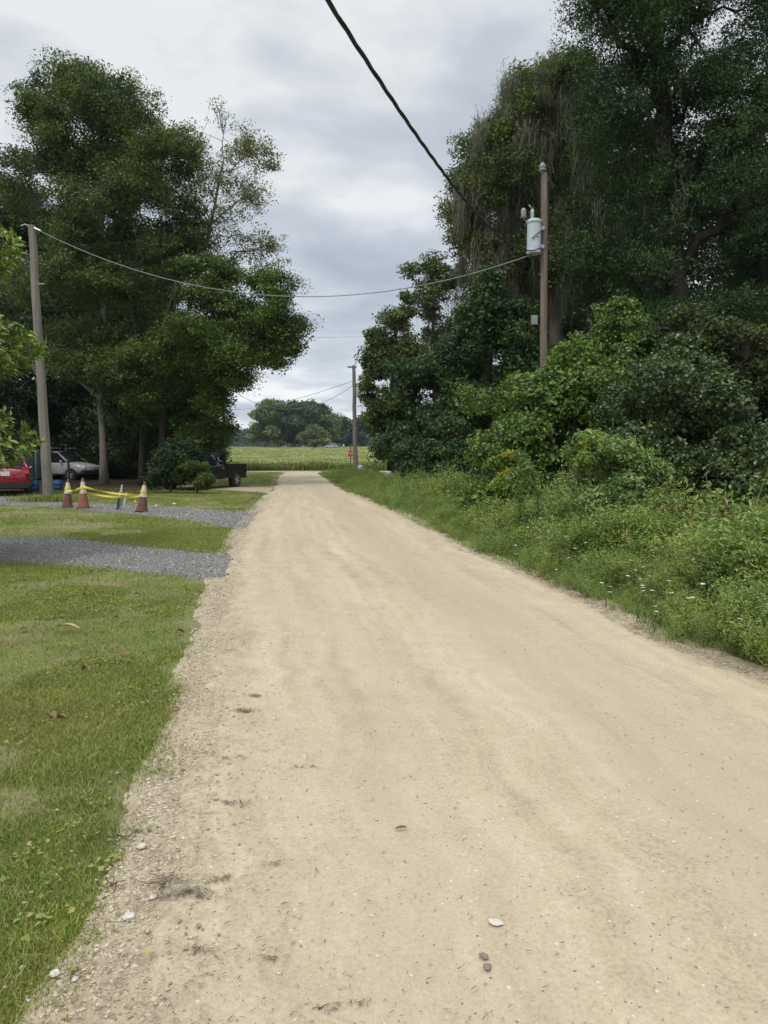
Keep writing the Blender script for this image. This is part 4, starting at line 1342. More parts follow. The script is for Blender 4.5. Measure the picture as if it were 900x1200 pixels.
# two tall yellow topped stalks
def goldenrod(label, u0, v0, Y, pts, seed, gold):
    rng = np.random.default_rng(seed)
    b = P(u0, v0, Y)
    b[2] = 0
    t = thing('goldenrod', label, 'plant', b, group='tall yellow topped stalks')
    pp = np.array([b] + [P(u, v, Y) for u, v in pts]) - b
    d = np.linspace(0, len(pp) - 1, 12)
    pp = np.stack([np.interp(d, np.arange(len(pp)), pp[:, k]) for k in range(3)], 1)
    Geo().tube(pp, np.linspace(.012, .005, 12), 6).build('stem', M['stalk'], t, smooth=True)
    lv = Geo()
    n = 420
    tt = .1 + .86 * rng.random(n)
    c = np.stack([np.interp(tt, np.linspace(0, 1, 12), pp[:, k]) for k in range(3)], 1) + rng.normal(size=(n, 3)) * .06
    leaf_quads(lv, c, rng.normal(size=(n, 3)) * .6 + np.array([0, 0, .8]), .12, .026, rng)
    lv.build('leaves', LEAF['pale'], t)
    fl = Geo()
    n = gold
    c = pp[-1] + rng.normal(size=(n, 3)) * np.array([.05, .04, .03]) + np.array([-.05, 0, 0]) + np.linspace(0, 1, n)[:, None] * np.array([-.12, 0, -.04])
    leaf_quads(fl, c, rng.normal(size=(n, 3)), .04, .025, rng)
    fl.build('flower_head', M['goldflower'], t)


goldenrod('tallest yellow topped stalk leaning above the verge weeds', 634, 605, 12.5, [(630, 575), (622, 555), (612, 538), (604, 530)], 5, 150)
goldenrod('shorter upright yellow topped stalk in the verge weeds', 612, 612, 12.5, [(609, 585), (605, 565), (603, 551)], 6, 70)

# ------------------------------------------------------------------ stones, gravel, straw, dead leaves
rng = np.random.default_rng(81)
OCT = np.array([[1, 0, 0], [-1, 0, 0], [0, 1, 0], [0, -1, 0], [0, 0, 1], [0, 0, -1.0]])
OCTF = np.array([[0, 2, 4], [2, 1, 4], [1, 3, 4], [3, 0, 4], [2, 0, 5], [1, 2, 5], [3, 1, 5], [0, 3, 5]])


def stones(geo, x, y, z, s, rng):
    n = len(x)
    j = 1 + rng.normal(size=(n, 6, 3)) * 0.22
    v = OCT[None] * j * np.array([1, .8, .55])
    v = v + rng.normal(size=(n, 6, 3)) * 0.15
    a_ = rng.random(n) * 6.28
    c, si = np.cos(a_)[:, None], np.sin(a_)[:, None]
    v = np.stack([v[..., 0] * c - v[..., 1] * si, v[..., 0] * si + v[..., 1] * c, v[..., 2]], -1)
    v = v * np.asarray(s)[:, None, None] + np.stack([x, y, z], 1)[:, None]
    geo.add(v.reshape(-1, 3), None, (OCTF[None] + (np.arange(n) * 6)[:, None, None]).reshape(-1, 3))


def island_mat(name, stops, rough=0.9):
    return leaf_mat(name, stops, rough=rough, trans=0.0, spec=0.15)


M['pebble'] = island_mat('shoulder_pebble', [(0.30, 0.235, 0.165), (0.43, 0.35, 0.245), (0.52, 0.44, 0.32), (0.60, 0.53, 0.42)])
M['chips'] = island_mat('grey_stone_chip', [(0.10, 0.095, 0.092), (0.20, 0.195, 0.185), (0.31, 0.30, 0.285), (0.52, 0.50, 0.46)])
M['straw'] = island_mat('dead_straw', [(0.07, 0.052, 0.04), (0.13, 0.10, 0.078), (0.21, 0.165, 0.125)])
M['deadleaf'] = island_mat('dead_leaf', [(0.14, 0.07, 0.04), (0.22, 0.12, 0.07), (0.30, 0.20, 0.13)], 0.6)
M['yellowleaf'] = island_mat('yellowed_leaf', [(0.42, 0.33, 0.14), (0.5, 0.40, 0.18)], 0.6)
M['whitestone'] = plain('white_limestone', (0.62, 0.58, 0.50), 0.9, bump=0.5, scale=30)
sg = Geo()
n = 42000
y = 1.4 * (26 / 1.4) ** rng.random(n)
e_ = rng.normal(size=n) * 0.20 - 0.12 - 0.10 * np.exp(-y / 5)
x = XL(y) + e_ + (fbm(y, y * 0, 0.8, 7, 3) - .5) * .4
k = (rng.random(n) < np.clip(fbm(x, y, 1.6, 71, 3) * 2.2 - .35, 0.1, 1)) & ((x < XL(y) + .06) | (rng.random(n) < .18)) & ((x > XL(y) - .28) | (rng.random(n) < .05))
x, y = x[k], y[k]
s = (0.0028 + 0.0085 * rng.random(len(x)) ** 3) * (1 + y * 0.05)
stones(sg, x, y, np.where(x > XL(y) + .05, .028, .013) + s * .2, s, rng)
n = 5000
y = 1.4 * (30 / 1.4) ** rng.random(n)
x = XL(y) + (XR(y) - XL(y)) * rng.random(n)
stones(sg, x, y, np.full(n, .028), (0.0022 + 0.0045 * rng.random(n) ** 2) * (1 + y * .04), rng)
n = 2500
y = 3 * (26 / 3.0) ** rng.random(n)
x = XR(y) + np.abs(rng.normal(size=n)) * .18
stones(sg, x, y, np.full(n, .016), 0.004 + 0.008 * rng.random(n), rng)
tag(sg.build('pebbles', M['pebble']), 'loose tan and white pebbles along the edges of the dirt road', 'pebbles', kind='stuff')
cg = Geo()
for poly, nn, s0 in ((drive_a, 16000, .014), (drive_b, 9000, .020)):
    mn, mx = poly.min(0), poly.max(0)
    mn[0] = max(mn[0], -16)
    x = rng.uniform(mn[0], mx[0], nn * 2)
    y = rng.uniform(mn[1], mx[1], nn * 2)
    k = in_poly(x, y, poly)
    x, y = x[k][:nn], y[k][:nn]
    x, y = x + rng.normal(size=len(x)) * .10, y + rng.normal(size=len(x)) * .16
    stones(cg, x, y, np.full(len(x), .022), s0 * (.5 + rng.random(len(x))), rng)
tag(cg.build('driveway_gravel', M['chips']), 'loose grey stone chips on the two gravel driveways', 'gravel', kind='stuff')

# pine straw and plant bits, thickest on the lawn side of the road
st = Geo()
def slivers(x, y, l, z=0.034):
    n = len(x)
    a_ = rng.normal(size=n) * 0.7
    dv = np.stack([np.cos(a_), np.sin(a_), rng.normal(size=n) * .08], 1)
    sv = np.stack([-np.sin(a_), np.cos(a_), np.zeros(n)], 1)
    c = np.stack([x, y, np.full(n, z)], 1)
    w = (0.0005 + 0.0009 * rng.random(n))[:, None] * (1 + y[:, None] * .14)
    l = l[:, None]
    bend = sv * l * rng.normal(size=(n, 1)) * .12 + np.array([0, 0, .004])
    v = np.stack([c - dv * l * .5 - sv * w, c - dv * l * .5 + sv * w, c + bend + sv * w, c + bend - sv * w, c + dv * l * .5], 1)
    k = np.arange(n)[:, None] * 5
    st.add(v.reshape(-1, 3), k + np.array([[0, 1, 2, 3]]), k + np.array([[3, 2, 4]]))
n = 4200
y = 1.3 * (16 / 1.3) ** rng.random(n)
f = np.abs(rng.normal(size=n)) * 0.17 - 0.03
x = XL(y) + f * (XR(y) - XL(y))
k = rng.random(n) < np.clip((fbm(x, y, 1.4, 91, 4) - .40) * 5, 0.04, 1)
slivers(x[k], y[k], .006 + .026 * rng.random(k.sum()) ** 2)
# denser little drifts washed in lines across the edge of the road
for u, v, nn, sp in [(288, 838, 150, .10), (262, 893, 90, .11), (268, 948, 60, .06), (222, 1058, 230, .13), (196, 1040, 120, .10), (258, 1040, 60, .08), (237, 1123, 55, .05), (320, 1134, 30, .05), (410, 1188, 45, .05), (322, 1022, 24, .04), (300, 820, 90, .08), (345, 905, 30, .1)]:
    c = G(u, v)
    nn = int(nn * .6)
    q_ = rng.normal(size=nn) * (.7 + .3 * math.cos(v))
    slivers(c[0] + q_ * sp, c[1] + .10 * sp * np.sin(q_ * 3 + u) + q_ * sp * .22 * math.sin(u) + rng.normal(size=nn) * sp * .16, .010 + .045 * rng.random(nn) ** 2)
n = 2500
y = 3 * (12 / 3.0) ** rng.random(n)
slivers(XR(y) + np.abs(rng.normal(size=n)) * .25 - .1, y, .03 + .08 * rng.random(n))
tag(st.build('plant_debris', M['straw']), 'dark pine straw and plant bits scattered over the sandy road', 'debris', kind='stuff')

# dead leaves on the lawn: one thing each
def dead_leaf_mesh(l, w, rng):
    g = Geo()
    nx_, ny_ = 7, 4
    vv = []
    cu = .5 + .6 * rng.random()
    for i in range(nx_):
        t = i / (nx_ - 1)
        ww = w * math.sin(math.pi * (0.06 + .9 * t)) ** .8
        for j in range(ny_):
            s = j / (ny_ - 1) * 2 - 1
            vv.append([(t - .5) * l, s * ww * .5, abs(s) * ww * .45 * cu + .02 * math.sin(t * 3.1) + rng.random() * .004])
    q = [[i * ny_ + j, (i + 1) * ny_ + j, (i + 1) * ny_ + j + 1, i * ny_ + j + 1] for i in range(nx_ - 1) for j in range(ny_ - 1)]
    return g.add(vv, q)


DL = 'dead leaves fallen on the lawn'
dls = []
for i in range(3):
    o = dead_leaf_mesh(.10, .045, rng).build('dead_leaf', M['deadleaf'], smooth=True)
    tag(o, 'curled brown dead leaf lying on the mown lawn', 'leaf', DL)
    dls.append(o)
pts_ = [(50, 695), (55, 688), (30, 700), (8, 697), (105, 677), (108, 673), (165, 700), (138, 727), (140, 735), (165, 734), (190, 707), (195, 725), (105, 789), (120, 777), (62, 844), (70, 846), (200, 834), (205, 836), (185, 866), (45, 712), (150, 770), (12, 758), (130, 700), (88, 690), (98, 700), (28, 742), (75, 812), (210, 745), (225, 700), (20, 672), (60, 672), (8, 690)]
for i, (u, v) in enumerate(pts_):
    p = G(u + rng.normal() * 2, v)
    s_ = .4 + .65 * rng.random()
    if i < 3:
        o = dls[i]
    else:
        o = dls[i % 3].copy()
        COL.objects.link(o)
    o.location = (p[0], p[1], .018)
    o.rotation_euler = (rng.normal() * .35, rng.normal() * .2, rng.random() * 6.3)
    o.scale = (s_,) * 3
o = dead_leaf_mesh(.24, .05, rng).build('dead_leaf', M['yellowleaf'], smooth=True)
p = G(80, 742)
o.location, o.rotation_euler = (p[0], p[1], .045), (0, 0, -.2)
tag(o, 'long pale yellow dead leaf lying on the grass', 'leaf')
o = dead_leaf_mesh(.055, .014, rng).build('dead_leaf', M['straw'], smooth=True)
p = G(470, 978)
o.location, o.rotation_euler = (p[0], p[1], .030), (.5, 0, .25)
o.scale = (1, 1, .35)
tag(o, 'small dark leaf alone in the middle of the sandy road', 'leaf')
o = dead_leaf_mesh(.04, .02, rng).build('dead_leaf', M['yellowleaf'], smooth=True)
p = G(173, 1130)
o.location, o.rotation_euler = (p[0], p[1], .033), (0, 0, 1.8)
tag(o, 'small golden leaf by the stony edge of the road', 'leaf')


def rock(label, u, v, s, seed, z=.02):
    r2 = np.random.default_rng(seed)
    g = Geo()
    prof = [(.25, -.45), (.75, -.3), (1, .0), (.85, .3), (.45, .5), (.1, .56)]
    g.lathe([(r * s, h * s) for r, h in prof], (0, 0, 0), 9)
    vv = np.concatenate(g.v)
    vv *= 1 + r2.normal(size=(len(vv), 1)) * .12
    g.v = [vv]
    p = G(u, v)
    o = g.build('stone', M['whitestone'], loc=(p[0], p[1], z + s * .2), smooth=False)
    o.rotation_euler = (0, 0, r2.random() * 6)
    tag(o, label, 'stone', 'white stones on the road shoulder')


rock('largest white stone on the stony shoulder', 152, 1082, .021, 1)
rock('white stone half way up the shoulder beside a dark twig', 166, 998, .019, 2)
rock('small pale stone below the dark drift of straw', 180, 1058, .013, 3)
rock('cream stone at the grassy side of the shoulder bottom', 64, 1149, .016, 4)
rock('small white stone near the cream stone', 88, 1155, .010, 5)


def patch_disc(name, label, cat, u, v, r, mat, seed, kind=None, z=.0):
    r2 = np.random.default_rng(seed)
    p = G(u, v)
    a_ = np.linspace(0, 2 * math.pi, 22, endpoint=False)
    rr = r * (1 + .35 * np.sin(a_ * 2 + seed) * r2.random() + r2.normal(size=22) * .13)
    ring = np.stack([rr * np.cos(a_) * 1.4, rr * np.sin(a_), np.zeros(22)], 1)
    top = ring * .8 + np.array([0, 0, .004])
    g = Geo().loft([ring, top])
    o = g.build(name, mat, loc=(p[0], p[1], .026 + z))
    tag(o, label, cat, kind=kind)


patch_disc('stone', 'flat white flake of stone pressed into the middle of the sandy road', 'stone', 581, 1089, .018, M['whitestone'], 3)
M['damp'] = plain('damp_sand', (0.23, 0.19, 0.15), .9)  # for the two dark stains in the sand, shaped as thin raised discs
patch_disc('stain', 'round dark clod on the sandy road below the white flake, upper of two', 'stain', 567, 1129, .012, M['damp'], 4)
patch_disc('stain', 'round dark clod on the sandy road, lower of the two below the flake', 'stain', 571, 1142, .012, M['damp'], 5)


def twig(label, u, v, seed, s=.1):
    r2 = np.random.default_rng(seed)
    g = Geo()
    for i in range(5):
        a_ = r2.random() * 6.28
        e_ = np.array([math.cos(a_) * s, math.sin(a_) * s * .8, .02 + .03 * r2.random()])
        g.tube(curve_pts((0, 0, .01), e_, 5, r2, .25), np.linspace(.0028, .001, 5), 5)
    p = G(u, v)
    o = g.build('twig', M['straw'], loc=(p[0], p[1], .02))
    tag(o, label, 'twig', 'dark twigs on the road shoulder')


twig('dark forked twig on the shoulder above the white stone', 148, 988, 3, .085)
twig('dark crumpled twig in the grass edge below the forked twig', 133, 1045, 4, .06)
twig('thin twig lying across the straw drift on the sand', 190, 1045, 5, .11)

# ------------------------------------------------------------------ poles and wires
def pole_geo(base, top, r0, r1, n=14, wob=.02, seed=0):
    r2 = np.random.default_rng(seed)
    t = np.linspace(0, 1, n)[:, None]
    pts = np.asarray(base) * (1 - t) + np.asarray(top) * t
    pts[1:-1, :2] += r2.normal(size=(n - 2, 2)) * wob
    return Geo().tube(pts, np.linspace(r0, r1, n), 14)


M['galv'] = plain('galvanised_steel', (0.42, 0.43, 0.44), 0.5, 0.7)
M['tank'] = plain('pale_grey_tank_paint', (0.50, 0.55, 0.60), 0.4, var=.05)
M['ceramic'] = plain('grey_ceramic', (0.25, 0.25, 0.26), 0.25)

base = G(57, 588)
topp = P(37, 264, 24.5)
t = thing('utility_pole', 'leaning weathered grey wooden pole at the edge of the lawn', 'utility pole', base)
pole_geo((0, 0, -.1), topp - base, .17, .115, seed=1, wob=.012).build('pole_shaft', M['polewood'], t, smooth=True, sharp=40)
mid = P(44, 333, 24.4) - base
Geo().box(mid + np.array([.14, -.05, 0]), (.22, .03, .03)).build('bracket', M['galv'], t)
cp = topp - base
Geo().tube([cp + np.array([-.35, .0, -.02]), cp + np.array([-.2, 0, .03]), cp + np.array([-.02, -.12, -.06])], .02, 6).tube([cp + np.array([.10, -.02, -.10]), cp + np.array([.32, -.05, -.2])], [.045, .03], 6).build('cable_clamp', M['galv'], t)
Z_LEFT = topp + np.array([.3, -.05, -.2])
# slim pale post right beside it
b2 = G(52, 587)
t = thing('marker_post', 'slim pale post standing right beside the weathered pole', 'post', b2)
M['pvc'] = plain('faded_white_plastic', (0.42, 0.44, 0.42), .5)
Geo().tube([(0, 0, -.05), (0.01, 0, .9)], .04, 10).build('post_shaft', M['pvc'], t, smooth=True, sharp=40)
Geo().lathe([(.048, 0), (.048, .05), (.02, .07)], (.01, 0, .9), 10).build('cap', M['galv'], t)

# transformer pole among the thickets
YP = 22.0
pb_ = P(636, 600, YP)
pb_[2] = 0
pt = P(638, 203, YP)
t = thing('utility_pole', 'brown wooden pole carrying a pale grey transformer tank', 'utility pole', pb_)
tp_ = pt - pb_
pole_geo((0, 0, -.1), tp_, .122, .095, seed=2, wob=.008).build('pole_shaft', M['polebrown'], t, smooth=True, sharp=40)
Geo().lathe([(.05, 0), (.05, .06), (.11, .07), (.12, .11), (.07, .14), (.115, .17), (.115, .21), (.06, .25), (.05, .3)], tp_ + np.array([-.06, -.02, -.02]), 14).build('insulator', M['ceramic'], t, smooth=True)
tc_ = P(625.5, 297, YP - .15) - pb_
tk = Geo().lathe([(.19, -.02), (.215, 0), (.215, .03), (.20, .04), (.20, .84), (.225, .85), (.225, .9), (.18, .94), (.05, .96)], tc_, 24).build('transformer', M['tank'], t, smooth=True, sharp=35)
Geo().lathe([(.05, 0), (.065, .05), (.05, .1), (.065, .15), (.05, .2), (.06, .26), (.035, .30)], tc_ + np.array([-.06, 0, .93]), 12).tube([tc_ + np.array([-.06, 0, 1.22]), tc_ + np.array([-.16, 0, 1.36])], .014, 6).build('bushing', M['galv'], tk, smooth=True)
Geo().lathe([(.05, 0), (.085, .03), (.07, .1), (.085, .16), (.07, .24), (.04, .28)], tc_ + np.array([-.30, .05, 1.0]), 12).tube([tc_ + np.array([-.30, .05, 1.0]), tc_ + np.array([-.2, 0, .86])], .012, 6).build('lightning_arrester', M['ceramic'], tk, smooth=True)
Geo().box(tc_ + np.array([.22, .04, .72]), (.16, .06, .10)).box(tc_ + np.array([.22, .04, .2]), (.16, .06, .10)).build('bracket', M['galv'], tk)
Geo().lathe([(.022, 0), (.022, .1)], tc_ + np.array([.06, -.20, .42]), 8, axis='y').tube([tc_ + np.array([-.1, -.21, .36]), tc_ + np.array([.06, -.24, .5]), tc_ + np.array([.26, -.14, .62])], .015, 6).build('tap_lead', M['wire'], tk)
Geo().tube([tp_ + np.array([.12, -.05, -6.8]), tp_ + np.array([.13, -.04, -3]), tp_ + np.array([.12, -.05, -.5])], .012, 5).build('ground_wire', M['wire'], t)
Geo().box(P(626, 375, YP) - pb_, (.18, .12, .26)).build('meter_box', M['ceramic'], t)
Z_RIGHT = P(634, 290, YP - .18)

# far pole at the junction
YF = 58.0
pf = P(417, 548, YF)
pf[2] = float(hz(0, YF))
t = thing('utility_pole', 'distant grey pole with a small tank beside the stop sign', 'utility pole', pf)
tf = P(414.5, 428, YF) - pf
pole_geo((0, 0, -.1), tf, .19, .13, seed=3, wob=.02).build('pole_shaft', M['polewood'], t, smooth=True)
Geo().box(tf + np.array([-.12, -.1, -.15]), (.7, .1, .12)).build('crossarm', M['polewood'], t)
Geo().lathe([(.20, 0), (.22, .05), (.22, .85), (.16, .95)], tf + np.array([.38, -.1, -2.3]), 14).build('transformer', M['tank'], t, smooth=True, sharp=40)
ZF = P(413, 452, YF - .3)
# post half hidden by the spreading tree
YD = 60.0
pd = P(263, 552, YD)
pd[2] = 0
t = thing('utility_pole', 'dark thin pole behind the black pickup truck', 'utility pole', pd)
td = np.array([0.05, 0, 7.4])
pole_geo((0, 0, -.1), td, .15, .11, seed=4).build('pole_shaft', M['poledark'], t, smooth=True)
Geo().box(td + np.array([0, -.08, -.3]), (.3, .08, .08)).build('bracket', M['galv'], t)


def wire(name, label, a, b, sag, r, mat, twist=False, n=60, group=None):
    a, b = np.asarray(a, float), np.asarray(b, float)
    tt = np.linspace(0, 1, n)
    p = a[None] * (1 - tt)[:, None] + b[None] * tt[:, None]
    p[:, 2] -= sag * 4 * tt * (1 - tt)
    g = Geo()
    if twist:
        ln = np.linalg.norm(b - a)
        for k in range(3):
            ph = tt * ln / 0.55 * 2 * math.pi / 2.2 + k * 2.094
            q = p.copy()
            dr = unit(b - a)
            s1 = unit(np.cross(dr, [0, 0, 1]))
            s2 = np.cross(s1, dr)
            q += (np.cos(ph)[:, None] * s1 + np.sin(ph)[:, None] * s2) * r * 1.05
            g.tube(q, r, 6)
    else:
        g.tube(p, r, 6)
    o = g.build(name, M[mat], loc=a, smooth=True)
    o.data.transform(Matrix.Translation(Vector(tuple(-a))))
    tag(o, label, 'cable', group)
    return o


behind = np.array([-4.5, -9.0, 6.0])
wire('power_cable', 'thick black twisted cable passing overhead to the transformer pole', Z_RIGHT, behind, 2.1, .0095, 'wire', True, 300)
wire('power_cable', 'pale sagging cable strung over the road between the two near poles', Z_LEFT, Z_RIGHT + np.array([0, 0.02, -.1]), 1.65, .014, 'wiregrey', False, 80)
wire('power_cable', 'cable dipping from the distant pole to the dark thin pole', ZF, pd + td + np.array([0, -.1, -.3]), 1.9, .018, 'wiregrey', False, 40)
wire('power_cable', 'short cable loop from the distant pole down towards the far grove', P(412, 447, YF - .3), np.array([-40.0, 150, 12.0]), 2.0, .02, 'wiregrey', False, 40)
wire('power_cable', 'faint high wire crossing the sky beyond the junction', P(520, 392, 68), P(200, 392, 68), .25, .015, 'wiregrey', False, 40)

# ------------------------------------------------------------------ stop sign
def octagon(r, y, z0):
    return [[r * math.cos(R(22.5 + 45 * k)), y, z0 + r * math.sin(R(22.5 + 45 * k))] for k in range(8)]


M['signred'] = plain('sign_red', (0.42, 0.035, 0.03), .45, var=.06)
M['signwhite'] = plain('sign_white', (0.75, 0.75, 0.75), .45, var=.03)
YS = 64.0
ps = P(411, 551, YS)
ps[2] = 0
t = thing('stop_sign', 'red octagonal stop sign on a thin post at the junction', 'sign', ps)
Geo().box((0, .03, 1.05), (.07, .05, 2.2)).build('post_shaft', M['poledark'], t)
zc_ = P(411, 531.5, YS)[2]
r_ = .33
Geo().loft([octagon(r_, -.012, zc_), octagon(r_, 0.0, zc_)]).build('sign_plate', M['signwhite'], t)
fc = Geo().loft([octagon(r_ * .93, -.018, zc_), octagon(r_ * .93, -.013, zc_)]).build('sign_face', M['signred'], t)
fcu = bpy.data.curves.new('lettering', 'FONT')
fcu.body = 'STOP'
fcu.size = .33
fcu.align_x = 'CENTER'
fcu.align_y = 'CENTER'
fcu.extrude = .002
tmp = bpy.data.objects.new('lettering_source', fcu)
COL.objects.link(tmp)
dg = bpy.context.evaluated_depsgraph_get()
me = bpy.data.meshes.new_from_object(tmp.evaluated_get(dg))
bpy.data.objects.remove(tmp)
me.name = 'lettering'
me.materials.clear()
me.materials.append(M['signwhite'])
lo = bpy.data.objects.new('lettering', me)
COL.objects.link(lo)
lo.parent = fc
lo.rotation_euler = (R(90), 0, 0)
lo.location = (0, -.024, zc_)

# ------------------------------------------------------------------ mailboxes in the verge
M['boxwhite'] = plain('white_painted_metal', (0.66, 0.68, 0.68), .5, var=.06)
def mailbox(label, u, v, Y, w=.22, lid=True):
    p = P(u, v, Y)
    h = p[2]
    b = np.array([p[0], p[1], 0])
    t = thing('mailbox', label, 'mailbox', b, rz=.5, group='mailboxes in the weeds')
    Geo().box((0, 0, h / 2 - .02), (.09, .09, h + .04)).build('post_shaft', M['polewood'], t)
    prof = [[-w / 2, 0], [w / 2, 0], [w / 2, .14]] + [[w / 2 * math.cos(a), .14 + w / 2 * math.sin(a)] for a in np.linspace(.2, 2.94, 9)] + [[-w / 2, .14]]
    Geo().loft([[[x, -.26, h + z] for x, z in prof], [[x, .24, h + z] for x, z in prof]]).build('box_body', M['boxwhite'], t, smooth=True, sharp=35)
    dr = Geo().loft([[[x * .94, -.275, h + z * .96] for x, z in prof], [[x * .94, -.262, h + z * .96] for x, z in prof]]).build('door', M['boxwhite'], t)
    Geo().box((0, -.285, h + .2), (.05, .015, .02)).build('handle', M['galv'], dr)
    Geo().box((w / 2 + .01, 0, h + .17), (.012, .16, .05)).build('flag', M['signred'], t)


mailbox('white mailbox on a post close to the distant grey pole', 423, 550, 50, .27)
mailbox('white mailbox low in the weeds midway along the verge', 455, 558, 40, .27)
mailbox('small pale mailbox sunk among the flowering weeds', 526, 567, 27, .16)

# ------------------------------------------------------------------ traffic cones, tape, stakes
M['conered'] = plain('faded_brown_orange_rubber', (0.30, 0.11, 0.06), .7, var=.25, scale=5)
M['coneold'] = plain('dirty_brown_rubber', (0.17, 0.075, 0.05), .75, var=.3, scale=6)
M['collar'] = plain('dirty_white_collar', (0.62, 0.60, 0.56), .5, var=.15)
M['conebase'] = plain('black_rubber_base', (0.025, 0.022, 0.02), .8)
M['tape'] = plain('yellow_plastic_tape', (0.68, 0.56, 0.06), .35, var=.1)


def cone(label, u, v, h, mat, tilt=0.0):
    p = G(u, v)
    t = thing('traffic_cone', label, 'traffic cone', p, group='traffic cones by the driveway')
    t.rotation_euler = (0, tilt, 0.3)
    s = h / .9
    def rr(z):
        return (.165 - .132 * z / .86) * s
    Geo().box((0, 0, .02), (.36 * s, .36 * s, .04)).build('base', M['conebase'], t)
    Geo().lathe([(rr(0), .04), (rr(.43), .43 * s), (rr(.86), .86 * s), (rr(.86) * .7, .9 * s)], (0, 0, 0), 20).build('body', M[mat], t, smooth=True, sharp=40)
    Geo().lathe([(rr(.45) + .006, .45 * s), (rr(.79) + .006, .79 * s)], (0, 0, 0), 20).build('collar', M['collar'], t, smooth=True, sharp=40)
    Geo().lathe([(rr(.58) + .012, .56 * s), (rr(.58) + .016, .60 * s), (rr(.64) + .010, .66 * s)], (0, 0, 0), 14).build('tape_wrap', M['tape'], t)
    return p, s


c1, s1_ = cone('dirty traffic cone nearest the weathered pole', 79, 595, .86, 'coneold', .05)
c2, s2_ = cone('reddest traffic cone, middle one of the taped three', 98, 596, .90, 'conered', 0)
c3, s3_ = cone('grimy leaning traffic cone at the free end of the tape', 166, 600.5, .86, 'coneold', .12)


def tape(label, a, b, sag, w=.07, seed=0, tw=1.5):
    r2 = np.random.default_rng(seed)
    n = 40
    tt = np.linspace(0, 1, n)
    p = a[None] * (1 - tt)[:, None] + b[None] * tt[:, None]
    p[:, 2] -= sag * 4 * tt * (1 - tt)
    ph = np.sin(tt * 6.28 * tw + seed) * .7
    sv = np.stack([np.zeros(n), np.sin(ph), np.cos(ph)], 1) * w / 2
    off = np.stack([np.zeros(n), np.full(n, .002), np.zeros(n)], 1)
    rings = [[p[i] - sv[i] - off[i], p[i] + sv[i] - off[i], p[i] + sv[i] + off[i], p[i] - sv[i] + off[i]] for i in range(n)]
    o = Geo().loft(rings).build('caution_tape', M['tape'])
    tag(o, label, 'tape', 'yellow tape strung between the cones')


def at_z(c, z, dx=0):
    return np.array([c[0] + dx, c[1] - .12, z])


tape('short yellow tape between the two cones by the pole', at_z(c1, .52, .06), at_z(c2, .60, -.06), .03, .06, 1, 1)
tape('upper yellow tape strung from the red cone past the stakes to the end cone', at_z(c2, .66, .05), at_z(c3, .50, 0), .07, .055, 2)
tape('lower yellow tape sagging from the red cone to the end cone', at_z(c2, .50, .08), at_z(c3, .46, 0), .08, .055, 4)
M['stakeblue'] = plain('blue_painted_wood', (0.10, 0.17, 0.27), .7, var=.2)
M['stakewhite'] = plain('white_painted_wood', (0.6, 0.6, 0.57), .7, var=.1)
def stake(label, u, v, h, lean, mat, mat2):
    p = G(u, v)
    t = thing('survey_stake', label, 'stake', p, group='survey stakes by the tape')
    Geo().box((0, 0, h * .35 - .03), (.05, .03, h * .7 + .06)).build('stake_shaft', M[mat], t)
    Geo().box((0, 0, h * .85), (.052, .032, h * .3), top=.7).build('painted_tip', M[mat2], t)
    t.rotation_euler = (0, lean, .2)


stake('taller blue stake with a white tip under the yellow tape', 140, 597, .72, .12, 'stakeblue', 'stakewhite')
stake('short white stake beside the blue one', 145, 593, .42, .2, 'stakewhite', 'stakewhite')
stake('thin dark stake with pale tip just left of the blue one', 137.5, 598, .55, .16, 'poledark', 'stakewhite')
# black post behind the cones
p = G(82, 579)
t = thing('garden_post', 'thin black post behind the cone nearest the pole', 'post', p)
Geo().tube([(0, 0, -.05), (-.02, 0, 1.3)], .05, 8).build('post_shaft', M['conebase'], t, smooth=True, sharp=40)
Geo().lathe([(.06, 0), (.06, .05), (.02, .08)], (-.02, 0, 1.3), 8).build('cap', M['conebase'], t)
# half-sunk white stones and litter by the drive edge
rock('pale stone on the second driveway past the end cone', 183, 594, .06, 8)
rock('flat pale stone on the far edge of the second driveway', 204, 592, .07, 9)
rock('pale stone behind the stakes on the second driveway', 158, 589, .05, 10)

# ------------------------------------------------------------------ vehicles
M['glass'] = plain('dark_car_glass', (0.015, 0.018, 0.02), .08, spec=.8, var=.05)
M['tyre'] = plain('tyre_rubber', (0.02, 0.02, 0.02), .85)
M['rim'] = plain('alloy_rim', (0.55, 0.55, 0.56), .35, .6)
M['blacktrim'] = plain('black_trim', (0.018, 0.018, 0.02), .6)
M['red'] = plain('deep_red_paint', (0.29, 0.008, 0.018), .22, coat=.8, var=.04)
M['silver'] = plain('silver_white_paint', (0.38, 0.38, 0.365), .28, coat=.5, var=.04)
M['blackpaint'] = plain('black_paint', (0.005, 0.005, 0.006), .35, spec=.2, coat=.05, var=.06)
M['vanpaint'] = plain('charcoal_van_paint', (0.035, 0.037, 0.04), .35, coat=.4)
M['vanroof'] = plain('pale_roof_paint', (0.66, 0.68, 0.69), .4)
M['tail'] = plain('red_lamp_lens', (0.36, 0.02, 0.02), .15, spec=.7)
M['lamp'] = plain('clear_lamp_lens', (0.62, 0.64, 0.66), .12, spec=.8)
M['plate'] = plain('licence_plate', (0.70, 0.71, 0.70), .4, var=.03)
M['chrome'] = plain('chrome', (0.7, 0.7, 0.7), .15, .9)


